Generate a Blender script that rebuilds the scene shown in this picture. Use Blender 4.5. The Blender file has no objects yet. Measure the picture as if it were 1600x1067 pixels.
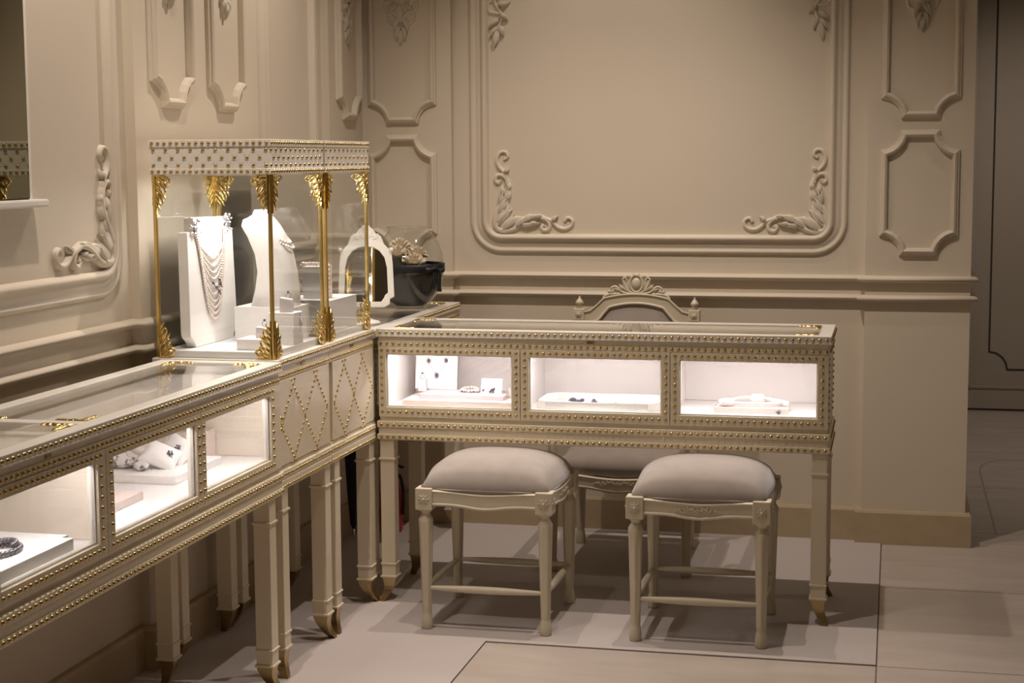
import bpy, bmesh, math, random
from mathutils import Vector, Matrix, Euler
random.seed(7)
PI = math.pi
scene = bpy.context.scene
C = scene.collection

# ------------------------------------------------------------------ camera
W_PX, H_PX = 1600, 1067
F_PX = 2585.48
yaw, pitch, roll = math.radians(13.047), math.radians(-6.326), math.radians(-0.351)
cam = bpy.data.cameras.new('camera'); cam.sensor_width = 36.0; cam.sensor_fit = 'HORIZONTAL'
cam.lens = F_PX / W_PX * 36.0; cam.clip_start = 0.05; cam.clip_end = 60
camo = bpy.data.objects.new('camera', cam); C.objects.link(camo)
Fv = Vector((-math.sin(yaw)*math.cos(pitch), math.cos(yaw)*math.cos(pitch), math.sin(pitch)))
Rv = Vector((math.cos(yaw), math.sin(yaw), 0)); Uv = Rv.cross(Fv)
R2 = math.cos(roll)*Rv + math.sin(roll)*Uv; U2 = -math.sin(roll)*Rv + math.cos(roll)*Uv
M = Matrix((R2, U2, -Fv)).transposed().to_4x4(); M.translation = Vector((2.0688, -6.2312, 1.4419))
camo.matrix_world = M
scene.camera = camo

# ------------------------------------------------------------------ world, exposure
world = bpy.data.worlds.new('world'); scene.world = world; world.use_nodes = True
wb = world.node_tree.nodes['Background']
wb.inputs[0].default_value = (1.0, 0.76, 0.38, 1); wb.inputs[1].default_value = 0.055
scene.view_settings.view_transform = 'Standard'; scene.view_settings.look = 'None'
scene.view_settings.exposure = 0.80; scene.view_settings.gamma = 1.0
scene.view_settings.use_curve_mapping = False

# ------------------------------------------------------------------ ceiling lamps
WARM = (1.0, 0.865, 0.765)
def spot(loc, target, power, size=70, blend=0.6, radius=0.015, col=WARM):
    l = bpy.data.lights.new('ceiling_spot', 'SPOT'); l.energy = power; l.color = col
    l.spot_size = math.radians(size); l.spot_blend = blend; l.shadow_soft_size = radius
    o = bpy.data.objects.new('ceiling_spot', l); C.objects.link(o); o.location = loc
    d = Vector(target) - Vector(loc); o.rotation_euler = d.to_track_quat('-Z', 'Y').to_euler()
    return o
LAMPS = [
    # over the desk and the corner
    ((1.50, -1.20, 2.97), (1.50, -1.22, 0.0), 46, 112, 0.7),
    ((0.62, -1.20, 2.97), (0.62, -1.20, 0.0), 38, 112, 0.7),
    ((1.05, -0.55, 2.97), (1.05, 0.04, 1.75), 20, 72, 1.0),
    # walk way in front and above the long counter
    ((1.15, -1.92, 2.97), (1.12, -1.95, 0.0), 42, 60, 0.55),
    ((0.55, -2.75, 2.97), (0.0, -2.62, 1.15), 52, 88, 0.8),
    ((0.62, -4.20, 2.97), (0.62, -4.20, 0.0), 24, 74, 0.8),
    # passage on the right
    ((3.0, 1.9, 2.97), (2.8, 2.6, 0.0), 36, 110, 0.9),
    ((3.1, -0.6, 2.97), (3.0, -0.6, 0.0), 8, 100, 0.9),
]
for a in LAMPS: spot(*a)

# ------------------------------------------------------------------ materials
MATS = {}
def mat(name, col, rough=0.5, metal=0.0, noise=None, bump=None, sheen=0.0, coat=0.0, spec=0.5, stretch=(1, 1, 1), subs=0.0):
    m = bpy.data.materials.new(name); m.use_nodes = True; nt = m.node_tree
    b = nt.nodes['Principled BSDF']
    b.inputs['Base Color'].default_value = (*col, 1); b.inputs['Roughness'].default_value = rough
    b.inputs['Metallic'].default_value = metal; b.inputs['Specular IOR Level'].default_value = spec
    if sheen: b.inputs['Sheen Weight'].default_value = sheen; b.inputs['Sheen Roughness'].default_value = 0.4
    if coat: b.inputs['Coat Weight'].default_value = coat; b.inputs['Coat Roughness'].default_value = 0.1
    if noise or bump:
        tc = nt.nodes.new('ShaderNodeTexCoord'); mp = nt.nodes.new('ShaderNodeMapping')
        mp.inputs['Scale'].default_value = stretch
        nt.links.new(tc.outputs['Object'], mp.inputs['Vector'])
    if noise:
        sc, amt, col2 = noise
        n = nt.nodes.new('ShaderNodeTexNoise'); n.inputs['Scale'].default_value = sc; n.inputs['Detail'].default_value = 5
        nt.links.new(mp.outputs[0], n.inputs['Vector'])
        r = nt.nodes.new('ShaderNodeValToRGB'); r.color_ramp.elements[0].position = 0.5 - amt; r.color_ramp.elements[1].position = 0.5 + amt
        r.color_ramp.elements[0].color = (*col, 1); r.color_ramp.elements[1].color = (*col2, 1)
        nt.links.new(n.outputs['Fac'], r.inputs['Fac']); nt.links.new(r.outputs['Color'], b.inputs['Base Color'])
    if bump:
        sc, st = bump
        n2 = nt.nodes.new('ShaderNodeTexNoise'); n2.inputs['Scale'].default_value = sc; n2.inputs['Detail'].default_value = 3
        nt.links.new(mp.outputs[0], n2.inputs['Vector'])
        bp = nt.nodes.new('ShaderNodeBump'); bp.inputs['Strength'].default_value = st; bp.inputs['Distance'].default_value = 0.002
        nt.links.new(n2.outputs['Fac'], bp.inputs['Height']); nt.links.new(bp.outputs['Normal'], b.inputs['Normal'])
    MATS[name] = m
    return m
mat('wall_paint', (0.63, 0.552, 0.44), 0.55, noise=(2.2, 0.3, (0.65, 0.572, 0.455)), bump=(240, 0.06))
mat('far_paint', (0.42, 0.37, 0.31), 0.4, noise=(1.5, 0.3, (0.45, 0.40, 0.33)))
mat('ceiling_paint', (0.50, 0.44, 0.31), 0.8, noise=(3, 0.3, (0.52, 0.46, 0.33)))
mat('lacquer', (0.74, 0.65, 0.49), 0.36, noise=(9, 0.3, (0.76, 0.67, 0.51)), bump=(90, 0.03))
mat('lacquer_white', (0.78, 0.74, 0.67), 0.33, noise=(9, 0.3, (0.80, 0.76, 0.69)))
mat('chair_paint', (0.60, 0.53, 0.395), 0.42, noise=(30, 0.3, (0.63, 0.56, 0.42)))
mat('brass', (0.80, 0.58, 0.21), 0.24, 1.0, noise=(40, 0.3, (0.88, 0.66, 0.27)))
mat('brass_nail', (0.50, 0.36, 0.13), 0.28, 1.0, noise=(60, 0.3, (0.60, 0.44, 0.17)))
mat('brass_foot', (0.42, 0.31, 0.15), 0.32, 1.0, noise=(12, 0.3, (0.50, 0.38, 0.20)))
mat('gap_dark', (0.05, 0.04, 0.03), 0.8, noise=(9, 0.3, (0.06, 0.05, 0.04)))
mat('dot_grey', (0.38, 0.36, 0.33), 0.5, noise=(20, 0.3, (0.42, 0.40, 0.36)))
mat('lining', (0.82, 0.77, 0.745), 0.8, noise=(160, 0.3, (0.85, 0.80, 0.775)))
mat('lining_tan', (0.74, 0.66, 0.56), 0.8, noise=(160, 0.3, (0.77, 0.69, 0.59)))
mat('prop_white', (0.86, 0.83, 0.80), 0.7, noise=(120, 0.3, (0.89, 0.86, 0.83)), bump=(400, 0.08))
mat('prop_pink', (0.74, 0.62, 0.56), 0.7, noise=(50, 0.3, (0.78, 0.66, 0.60)), stretch=(1, 4, 8))
mat('prop_lilac', (0.66, 0.60, 0.62), 0.7, noise=(120, 0.3, (0.69, 0.63, 0.65)))
mat('plinth_marble', (0.82, 0.81, 0.82), 0.3, noise=(7, 0.25, (0.88, 0.87, 0.88)), stretch=(1, 3, 1))
mat('velvet', (0.31, 0.262, 0.228), 0.85, noise=(22, 0.3, (0.37, 0.315, 0.275)), bump=(700, 0.15), sheen=0.5)
mat('stone', (0.42, 0.325, 0.205), 0.35, noise=(9, 0.28, (0.48, 0.38, 0.25)), stretch=(1, 1, 2))
mat('marble_floor', (0.45, 0.382, 0.332), 0.25, noise=(5, 0.22, (0.52, 0.452, 0.40)), stretch=(0.6, 2.0, 1))
mat('grout', (0.17, 0.13, 0.10), 0.8, noise=(30, 0.3, (0.2, 0.155, 0.12)))
mat('carpet', (0.465, 0.412, 0.392), 0.95, noise=(260, 0.3, (0.52, 0.46, 0.43)), bump=(700, 0.6), sheen=0.2)
mat('carpet_edge', (0.22, 0.175, 0.145), 0.95, noise=(200, 0.3, (0.2, 0.16, 0.13)))
mat('mirror', (0.27, 0.26, 0.20), 0.015, 1.0, noise=(2, 0.3, (0.28, 0.27, 0.21)))  # dark tint stands in for the reflection of a dim room
mat('pearl', (0.80, 0.70, 0.63), 0.2, noise=(60, 0.3, (0.83, 0.74, 0.68)), coat=0.6)
mat('pearl_pink', (0.80, 0.62, 0.56), 0.16, noise=(60, 0.3, (0.84, 0.67, 0.61)), coat=0.7)
mat('pearl_dark', (0.09, 0.085, 0.095), 0.16, noise=(60, 0.3, (0.13, 0.12, 0.13)), coat=0.8)
mat('silver', (0.72, 0.72, 0.78), 0.2, 1.0, noise=(90, 0.3, (0.80, 0.80, 0.85)))
mat('gem_dark', (0.07, 0.06, 0.10), 0.1, noise=(90, 0.3, (0.12, 0.10, 0.16)), coat=0.5)
mat('ribbon', (0.005, 0.006, 0.009), 0.5, noise=(30, 0.3, (0.008, 0.009, 0.013)))
mat('bowl_fill', (0.014, 0.014, 0.010), 0.5, noise=(18, 0.3, (0.026, 0.026, 0.018)))
mat('rose', (0.78, 0.68, 0.54), 0.8, noise=(30, 0.3, (0.83, 0.74, 0.60)))
mat('navy', (0.012, 0.014, 0.022), 0.7, noise=(30, 0.3, (0.016, 0.018, 0.028)))
mat('red_paint', (0.42, 0.02, 0.025), 0.3, noise=(8, 0.3, (0.46, 0.025, 0.03)))
mat('shell', (0.74, 0.70, 0.66), 0.6, noise=(75, 0.06, (0.16, 0.15, 0.17)))
_r = [n for n in MATS['shell'].node_tree.nodes if n.type == 'VALTORGB'][0]
_r.color_ramp.elements[0].position = 0.55; _r.color_ramp.elements[1].position = 0.62
mat('coral', (0.80, 0.73, 0.69), 0.8, noise=(70, 0.3, (0.86, 0.80, 0.76)), bump=(160, 0.5))
mat('inlay', (0.30, 0.245, 0.20), 0.4, noise=(20, 0.3, (0.33, 0.27, 0.22)))
def glass_mat(name, tint=(1, 1, 1), gloss=1.0):
    m = bpy.data.materials.new(name); m.use_nodes = True; nt = m.node_tree; nt.nodes.clear()
    out = nt.nodes.new('ShaderNodeOutputMaterial'); mix = nt.nodes.new('ShaderNodeMixShader')
    tr = nt.nodes.new('ShaderNodeBsdfTransparent'); tr.inputs[0].default_value = (*tint, 1)
    gl = nt.nodes.new('ShaderNodeBsdfGlossy'); gl.inputs['Roughness'].default_value = 0.02; gl.inputs[0].default_value = (gloss, gloss, gloss, 1)
    ge = nt.nodes.new('ShaderNodeNewGeometry'); dt = nt.nodes.new('ShaderNodeVectorMath'); dt.operation = 'DOT_PRODUCT'
    nt.links.new(ge.outputs['Normal'], dt.inputs[0]); nt.links.new(ge.outputs['Incoming'], dt.inputs[1])
    def mth(op, a, b=None):
        n = nt.nodes.new('ShaderNodeMath'); n.operation = op
        for i, q in enumerate((a, b)):
            if q is None: continue
            if isinstance(q, (int, float)): n.inputs[i].default_value = q
            else: nt.links.new(q, n.inputs[i])
        return n.outputs[0]
    fr = mth('ADD', 0.035, mth('MULTIPLY', 0.9, mth('POWER', mth('SUBTRACT', 1.0, mth('ABSOLUTE', dt.outputs['Value'])), 5.0)))
    nt.links.new(fr, mix.inputs[0]); nt.links.new(tr.outputs[0], mix.inputs[1]); nt.links.new(gl.outputs[0], mix.inputs[2])
    nt.links.new(mix.outputs[0], out.inputs[0]); MATS[name] = m
glass_mat('glass', (0.985, 0.99, 0.985), 0.9)
glass_mat('glass_smoke', (0.80, 0.80, 0.77), 0.9)
def emis(name, col, s):
    m = bpy.data.materials.new(name); m.use_nodes = True; nt = m.node_tree
    b = nt.nodes['Principled BSDF']; b.inputs['Emission Color'].default_value = (*col, 1); b.inputs['Emission Strength'].default_value = s
    MATS[name] = m
mat('mirror_clear', (0.62, 0.60, 0.56), 0.03, 1.0, noise=(2, 0.3, (0.63, 0.61, 0.57)))
emis('led', (1.0, 0.90, 0.84), 6.0)
emis('lamp_glow', (1.0, 0.85, 0.68), 12.0)

# ------------------------------------------------------------------ mesh builder
def catmull(pts, n=6, closed=False):
    P = [Vector(p) for p in pts]; out = []
    m = len(P); rng = range(m if closed else m-1)
    for i in rng:
        p0 = P[(i-1) % m] if (closed or i > 0) else P[0]*2 - P[1]
        p1 = P[i]; p2 = P[(i+1) % m]
        p3 = P[(i+2) % m] if (closed or i+2 < m) else P[-1]*2 - P[-2]
        for k in range(n):
            t = k/n
            out.append(0.5*((2*p1) + (p2-p0)*t + (2*p0-5*p1+4*p2-p3)*t*t + (3*p1-p0-3*p2+p3)*t**3))
    if not closed: out.append(P[-1].copy())
    return out

class MB:
    def __init__(s): s.v = []; s.f = []; s.sm = []
    def add(s, vs, fs, smooth=False):
        o = len(s.v); s.v += [tuple(v) for v in vs]; s.f += [tuple(i+o for i in f) for f in fs]; s.sm += [smooth]*len(fs)
    def box(s, x0, x1, y0, y1, z0, z1):
        s.add([(x0,y0,z0),(x1,y0,z0),(x1,y1,z0),(x0,y1,z0),(x0,y0,z1),(x1,y0,z1),(x1,y1,z1),(x0,y1,z1)],
              [(0,3,2,1),(4,5,6,7),(0,1,5,4),(1,2,6,5),(2,3,7,6),(3,0,4,7)]); return s
    def ring(s, x0, x1, y0, y1, z0, z1, t):
        # rectangular wall ring (open top and bottom), thickness t
        s.box(x0, x1, y0, y0+t, z0, z1); s.box(x0, x1, y1-t, y1, z0, z1)
        s.box(x0, x0+t, y0+t, y1-t, z0, z1); s.box(x1-t, x1, y0+t, y1-t, z0, z1); return s
    def frame_xz(s, x0, x1, z0, z1, y0, y1, l, r, b, t):
        # picture-frame in the XZ plane as one closed ring
        O = [(x0,z0),(x1,z0),(x1,z1),(x0,z1)]; I = [(x0+l,z0+b),(x1-r,z0+b),(x1-r,z1-t),(x0+l,z1-t)]
        vs = [(a,y0,c) for a,c in O]+[(a,y0,c) for a,c in I]+[(a,y1,c) for a,c in O]+[(a,y1,c) for a,c in I]
        fs = []
        for i in range(4):
            j = (i+1) % 4
            fs += [(i,j,4+j,4+i),(8+j,8+i,12+i,12+j),(j,i,8+i,8+j),(4+i,4+j,12+j,12+i)]
        s.add(vs, fs); return s
    def tube(s, pts, r, n=8, cap=True, smooth=True, flat=1.0):
        P = [Vector(p) for p in pts]; k = len(P)
        rr = r if isinstance(r, (list, tuple)) else [r]*k
        up = Vector((0,0,1)); vs = []; prev = None
        for i in range(k):
            t = (P[min(i+1,k-1)] - P[max(i-1,0)])
            if t.length < 1e-9: t = Vector((0,0,1))
            t.normalize()
            if prev is None:
                a = up if abs(t.z) < 0.9 else Vector((1,0,0)); u = t.cross(a).normalized()
            else:
                u = (prev - t*prev.dot(t)); u = u.normalized() if u.length > 1e-6 else t.orthogonal().normalized()
            prev = u; w = t.cross(u)
            for j in range(n):
                a = 2*PI*j/n; vs.append(P[i] + rr[i]*(math.cos(a)*u + flat*math.sin(a)*w))
        fs = [(i*n+j, i*n+(j+1)%n, (i+1)*n+(j+1)%n, (i+1)*n+j) for i in range(k-1) for j in range(n)]
        s.add(vs, fs, smooth)
        if cap:
            s.add([vs[j] for j in range(n)], [tuple(range(n))[::-1]], False); s.add(vs[-n:], [tuple(range(n))], False)
        return s
    def lathe(s, prof, cx=0, cy=0, n=20, smooth=True, mod=None, cap=True):
        vs = []
        for (r, z) in prof:
            for j in range(n):
                a = 2*PI*j/n; q = r*(mod(j, z) if mod else 1.0)
                vs.append((cx+q*math.cos(a), cy+q*math.sin(a), z))
        k = len(prof)
        fs = [(i*n+j, i*n+(j+1)%n, (i+1)*n+(j+1)%n, (i+1)*n+j) for i in range(k-1) for j in range(n)]
        if cap:
            fs.append(tuple(range(n))[::-1]); fs.append(tuple((k-1)*n+j for j in range(n)))
        s.add(vs, fs, smooth); return s
    def ball(s, c, r, n=8, m=5, sc=(1,1,1), smooth=True):
        c = Vector(c); vs = [c+Vector((0,0,-r*sc[2]))]
        for i in range(1, m):
            th = PI*i/m
            for j in range(n):
                a = 2*PI*j/n
                vs.append(c+Vector((r*sc[0]*math.sin(th)*math.cos(a), r*sc[1]*math.sin(th)*math.sin(a), -r*sc[2]*math.cos(th))))
        vs.append(c+Vector((0,0,r*sc[2]))); L = len(vs)-1; fs = []
        for j in range(n):
            fs.append((0, 1+(j+1)%n, 1+j)); fs.append((L, L-n+j, L-n+(j+1)%n))
        for i in range(m-2):
            for j in range(n):
                fs.append((1+i*n+j, 1+i*n+(j+1)%n, 1+(i+1)*n+(j+1)%n, 1+(i+1)*n+j))
        s.add(vs, fs, smooth); return s
    def nail(s, c, nrm, r=0.0054, n=8):
        c = Vector(c); nrm = Vector(nrm).normalized(); u = nrm.orthogonal().normalized(); w = nrm.cross(u); vs = []
        for (q, h) in ((1.0, 0.0), (0.86, 0.42), (0.48, 0.72)):
            for j in range(n):
                a = 2*PI*j/n; vs.append(c + r*(q*(math.cos(a)*u+math.sin(a)*w) + h*nrm))
        vs.append(c + r*0.82*nrm)
        fs = [(i*n+j, i*n+(j+1)%n, (i+1)*n+(j+1)%n, (i+1)*n+j) for i in range(2) for j in range(n)]
        fs += [(2*n+j, 2*n+(j+1)%n, 3*n) for j in range(n)]
        s.add(vs, fs, True)
    def nails(s, p0, p1, nrm, step=0.0203, r=0.0054):
        p0 = Vector(p0); p1 = Vector(p1); k = max(1, round((p1-p0).length/step))
        for i in range(k+1): s.nail(p0.lerp(p1, i/k), nrm, r)
    def sweep(s, path, prof, mp, closed=False, smooth=True):
        # path: 2-D polyline; prof: (offset to the right of travel, height); mp(a, b, h) -> point
        P = [Vector((p[0], p[1])) for p in path]; k = len(P); m = len(prof); vs = []
        for i in range(k):
            ds = []
            if closed or i > 0: ds.append((P[i]-P[i-1]).normalized())
            if closed or i < k-1: ds.append((P[(i+1) % k]-P[i]).normalized())
            ns = [Vector((d.y, -d.x)) for d in ds]
            n = ns[0] if len(ns) == 1 else (ns[0]+ns[1])/max(0.25, 1+ns[0].dot(ns[1]))
            for (o, h) in prof:
                q = P[i]+n*o; vs.append(mp(q.x, q.y, h))
        fs = []
        for i in range(k if closed else k-1):
            a = i*m; b = ((i+1) % k)*m
            for j in range(m-1): fs.append((a+j, a+j+1, b+j+1, b+j))
        s.add(vs, fs, smooth)
        if not closed:
            s.add(vs[:m], [tuple(range(m))], False); s.add(vs[-m:], [tuple(range(m))[::-1]], False)
        return s
    def stroke(s, pts, r0, r1, mp, hs=1.0, full=False, n=5, sub=5):
        P = catmull([(p[0], p[1]) for p in pts], sub); k = len(P); vs = []; m = 7 if full else 5
        for i in range(k):
            d = P[min(i+1, k-1)]-P[max(i-1, 0)]
            d = d.normalized() if d.length > 1e-9 else Vector((1, 0)); nn = Vector((-d.y, d.x))
            t = i/(k-1); r = r0+(r1-r0)*t
            if full:
                for j in range(m):
                    a = 2*PI*j/m; q = P[i]+nn*(r*math.cos(a)); vs.append(mp(q.x, q.y, r*hs*math.sin(a)))
            else:
                for j in range(m):
                    a = PI*j/(m-1); q = P[i]+nn*(r*math.cos(a)); vs.append(mp(q.x, q.y, r*hs*math.sin(a)-0.0005))
        fs = []
        for i in range(k-1):
            for j in range(m if full else m-1):
                fs.append((i*m+j, i*m+(j+1) % m, (i+1)*m+(j+1) % m, (i+1)*m+j))
        s.add(vs, fs, True)
        s.add(vs[:m], [tuple(range(m))], False); s.add(vs[-m:], [tuple(range(m))], False)
    def leaf(s, p, ang, L, Wd, h, mp, bend=0.0, full=False, k=6):
        vs = []; x, y = p; a = ang; m = 5
        for i in range(k+1):
            t = i/k; w = Wd*(math.sin(PI*min(1, 0.12+t*0.88)**0.8) if t < 1 else 0.02)*0.5+0.0004
            nx, ny = -math.sin(a), math.cos(a); hh = h*(0.35+0.65*math.sin(PI*(0.15+0.8*t)))
            for (c, q) in ((-1, 0), (-0.55, 0.9), (0, 0.55), (0.55, 0.9), (1, 0)):
                vs.append(mp(x+nx*w*c, y+ny*w*c, hh*q-0.0005))
            x += math.cos(a)*L/k; y += math.sin(a)*L/k; a += bend/k
        fs = [(i*m+j, i*m+j+1, (i+1)*m+j+1, (i+1)*m+j) for i in range(k) for j in range(m-1)]
        if full: fs += [((i+1)*m, (i+1)*m+m-1, i*m+m-1, i*m) for i in range(k)]
        s.add(vs, fs, True)
    def poly(s, pts, mp, h0, h1):
        k = len(pts); vs = [mp(p[0], p[1], h0) for p in pts]+[mp(p[0], p[1], h1) for p in pts]
        fs = [tuple(range(k))[::-1], tuple(range(k, 2*k))]+[(i, (i+1) % k, k+(i+1) % k, k+i) for i in range(k)]
        s.add(vs, fs); return s
    def xf(s, m):
        s.v = [tuple(m @ Vector(v)) for v in s.v]; return s
    def mesh(s, name, material):
        me = bpy.data.meshes.new(name); me.from_pydata(s.v, [], s.f)
        me.polygons.foreach_set('use_smooth', s.sm)
        bm = bmesh.new(); bm.from_mesh(me); bmesh.ops.recalc_face_normals(bm, faces=bm.faces); bm.to_mesh(me); bm.free()
        me.materials.append(MATS[material]); me.update(); return me
    def build(s, name, material, parent=None, kind=None, bevel=0, label=None):
        return link(name, s.mesh(name, material), parent, kind, bevel, label)
def link(name, me, parent=None, kind=None, bevel=0, label=None):
    o = bpy.data.objects.new(name, me); C.objects.link(o)
    if parent: o.parent = parent
    if kind: o['kind'] = kind
    if label: o['label'] = label
    if bevel:
        b = o.modifiers.new('bevel', 'BEVEL'); b.width = bevel; b.segments = 2; b.limit_method = 'ANGLE'; b.angle_limit = math.radians(50)
    return o
def thing(name, label, cat, loc=(0,0,0), rotz=0, group=None):
    o = bpy.data.objects.new(name, None); C.objects.link(o); o.location = loc; o.rotation_euler = (0, 0, rotz)
    o['label'] = label; o['category'] = cat
    if group: o['group'] = group
    o.empty_display_size = 0.05
    return o
def tag(o, label, cat, group=None):
    o['label'] = label; o['category'] = cat
    if group: o['group'] = group
    return o
def copy_tree(o, parent=None):
    c = o.copy(); C.objects.link(c); c.parent = parent
    for ch in list(o.children): copy_tree(ch, c)
    return c
IDM = lambda a, b, h: (a, b, h)

def rrect(x0, x1, z0, z1, r, n=8):
    # clockwise rounded rectangle (right-hand normal looks inward), starts up the left side
    out = []
    for (cx, cz, a0) in ((x0+r, z1-r, PI), (x1-r, z1-r, PI/2), (x1-r, z0+r, 0), (x0+r, z0+r, -PI/2)):
        for i in range(n+1):
            a = a0 - (PI/2)*i/n; out.append((cx+r*math.cos(a), cz+r*math.sin(a)))
    return out
def notched(x0, x1, z0, z1, r, n=6):
    # rectangle with concave quarter-circle corners, clockwise
    out = []
    for (cx, cz, a0) in ((x0, z1, -PI/2), (x1, z1, PI), (x1, z0, PI/2), (x0, z0, 0)):
        for i in range(n+1):
            a = a0 + (PI/2)*i/n; out.append((cx+r*math.cos(a), cz+r*math.sin(a)))
    return out

# ------------------------------------------------------------------ room shell
PILX = 0.03          # left pilasters stand 3 cm proud of the left wall (x = 0)
WY = 0.035           # back wall plane; its pilasters reach y = 0
CEIL = 3.0
wall_back = MB().box(-0.12, 2.34, WY, 0.16, 0, CEIL).build('wall_back', 'wall_paint', kind='structure')
wall_left = MB().box(-0.12, 0.0, -7.5, WY, 0, CEIL).build('wall_left', 'wall_paint', kind='structure')
for (a, b) in ((PILX, 0.389), (1.963, 2.34)):
    MB().box(a, b, 0.0, WY, 0, CEIL).build('pilaster', 'wall_paint', wall_back)
for (a, b) in ((-2.0, -1.09), (-0.39, 0.0)):
    MB().box(0.0, PILX, a, b, 0, CEIL).build('pilaster', 'wall_paint', wall_left)
MB().box(2.22, 2.34, 0.16, 3.45, 0, CEIL).build('wall_passage', 'wall_paint', kind='structure')
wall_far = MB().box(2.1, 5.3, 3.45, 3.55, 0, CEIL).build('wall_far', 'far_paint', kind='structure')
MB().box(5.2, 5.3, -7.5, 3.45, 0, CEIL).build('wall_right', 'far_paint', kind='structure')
MB().box(-0.12, 5.3, -7.5, 3.55, CEIL, CEIL+0.1).build('ceiling', 'ceiling_paint', kind='structure')
floor = MB().box(-0.12, 5.3, -7.5, 3.55, -0.06, -0.004).build('floor', 'grout', kind='structure')
# marble slabs with open joints
g = 0.002
ys = [-7.5, -5.15, -4.25, -3.35, -2.45, -1.545, -0.65, 0.25, 1.15, 2.05, 2.95, 3.45]
xs_ = [0.0, 0.895, 2.04, 2.94, 3.84, 4.74, 5.2]
for j in range(len(ys)-1):
    for i in range(len(xs_)-1):
        x0, x1, y0, y1 = xs_[i], xs_[i+1], ys[j], ys[j+1]
        if x0 < 0.1: continue                                  # the carpet lies there
        if y0 > -1.6 and x1 <= 2.05: continue
        if y0 > 0: x0 = max(x0, 2.362)
        MB().box(x0+g, x1-g, y0+g, y1-g, -0.02, 0.0).build('tile', 'marble_floor', floor)
# thin inlaid line with a notched corner
pp = [(2.467, 0.252), (2.467, 1.55)] + [(2.467+0.14*(1-math.cos(a)), 1.55+0.3*math.sin(a)) for a in (0.4, 0.8, 1.2, 1.57)] + [(3.6, 1.85)]
MB().sweep(pp, [(-0.004, 0.0), (-0.004, 0.0006), (0.004, 0.0006), (0.004, 0.0)], IDM, smooth=False).build('inlay_line', 'inlay', floor)

# carpet: one L-shaped piece
cp = [(0.0, -7.5), (0.8955, -7.5), (0.8955, -1.5435), (2.038, -1.5435), (2.038, -0.02), (1.95, -0.02), (1.95, 0.02), (0.0, 0.02)]
carpet = MB().poly(cp, IDM, -0.003, 0.004).build('carpet', 'carpet')
tag(carpet, 'grey beige low pile L-shaped carpet lying under the counters and stools', 'carpet')
fr = MB()
def fringe(x0, y0, x1, y1):
    d = Vector((x1-x0, y1-y0)); L = d.length; d.normalize(); nr = Vector((d.y, -d.x)); k = int(L/0.006)
    pts = [(x0+d.x*L*i/k + nr.x*(0.0016+random.uniform(-0.0012, 0.0018)), y0+d.y*L*i/k + nr.y*(0.0016+random.uniform(-0.0012, 0.0018))) for i in range(k+1)]
    inn = [(x0+d.x*L*i/k - nr.x*0.001, y0+d.y*L*i/k - nr.y*0.001) for i in range(k+1)]
    vs = [(a, b, 0.0035) for a, b in inn]+[(a, b, 0.001) for a, b in pts]
    fr.add(vs, [(i, i+1, k+2+i, k+1+i) for i in range(k)])
fringe(2.036, -0.02, 2.036, -1.5426); fringe(2.036, -1.5426, 0.8955, -1.5426); fringe(0.8955, -1.5426, 0.8955, -4.0)
fr.build('edge_binding', 'carpet_edge', carpet, label='dark frayed edge')

# baseboards (stone) and chair rails
BB = [(0, 0), (0.022, 0), (0.022, 0.118), (0.017, 0.1275), (0, 0.1275)]
xyz = lambda a, b, h: (a, b, h)
left_path = [(0, -7.5), (0, -2.0), (PILX, -2.0), (PILX, -1.09), (0, -1.09), (0, -0.39), (PILX, -0.39), (PILX, 0.0)]
back_path = [(PILX, 0.0), (0.389, 0.0), (0.389, WY), (1.963, WY), (1.963, 0.0), (2.34, 0.0), (2.34, 3.45)]
MB().sweep(left_path, BB, xyz, smooth=False).build('baseboard_left', 'stone', kind='structure')
MB().sweep(back_path, BB, xyz, smooth=False).build('baseboard_back', 'stone', kind='structure')
def rail_prof(zc): return [(0, zc-0.013), (0.009, zc-0.0125), (0.012, zc-0.010), (0.02, zc-0.009), (0.026, zc-0.003), (0.026, zc+0.004), (0.02, zc+0.0095), (0.010, zc+0.0125), (0, zc+0.013)]
k = 1
for z in (0.990, 0.919):
    MB().sweep(left_path, rail_prof(z), xyz).build('trim_%d' % k, 'wall_paint', kind='structure'); k += 1
    MB().sweep(back_path, rail_prof(z), xyz).build('trim_%d' % k, 'wall_paint', kind='structure'); k += 1

# wall mappings: (along, up, out of the wall)
def bw(y0): return lambda a, b, h: (a, y0-h, b)
def lw(x0): return lambda a, b, h: (x0+h, a, b)
FRAME = [(0, 0), (0.002, 0.007), (0.008, 0.012), (0.015, 0.012), (0.020, 0.006), (0.024, 0.005), (0.030, 0.009), (0.040, 0.011), (0.047, 0.011), (0.050, 0.018), (0.057, 0.024), (0.065, 0.024), (0.071, 0.017), (0.075, 0.0)]
PANEL = [(0, 0), (0.002, 0.010), (0.007, 0.012), (0.010, 0.018), (0.017, 0.022), (0.024, 0.018), (0.027, 0.008), (0.029, 0)]
PTOP = 2.62
MB().sweep(rrect(0.455, 1.897, 1.075, PTOP, 0.125), FRAME, bw(WY), True).build('panel_moulding', 'wall_paint', wall_back)
MB().sweep(rrect(-3.60, -2.052, 1.075, PTOP, 0.125), FRAME, lw(0), True).build('panel_moulding', 'wall_paint', wall_left)
MB().sweep(rrect(-1.03, -0.45, 1.075, PTOP, 0.10), FRAME, lw(0), True).build('panel_moulding', 'wall_paint', wall_left)
MB().sweep(rrect(-5.4, -3.75, 1.075, PTOP, 0.125), FRAME, lw(0), True).build('panel_moulding', 'wall_paint', wall_left)
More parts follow.
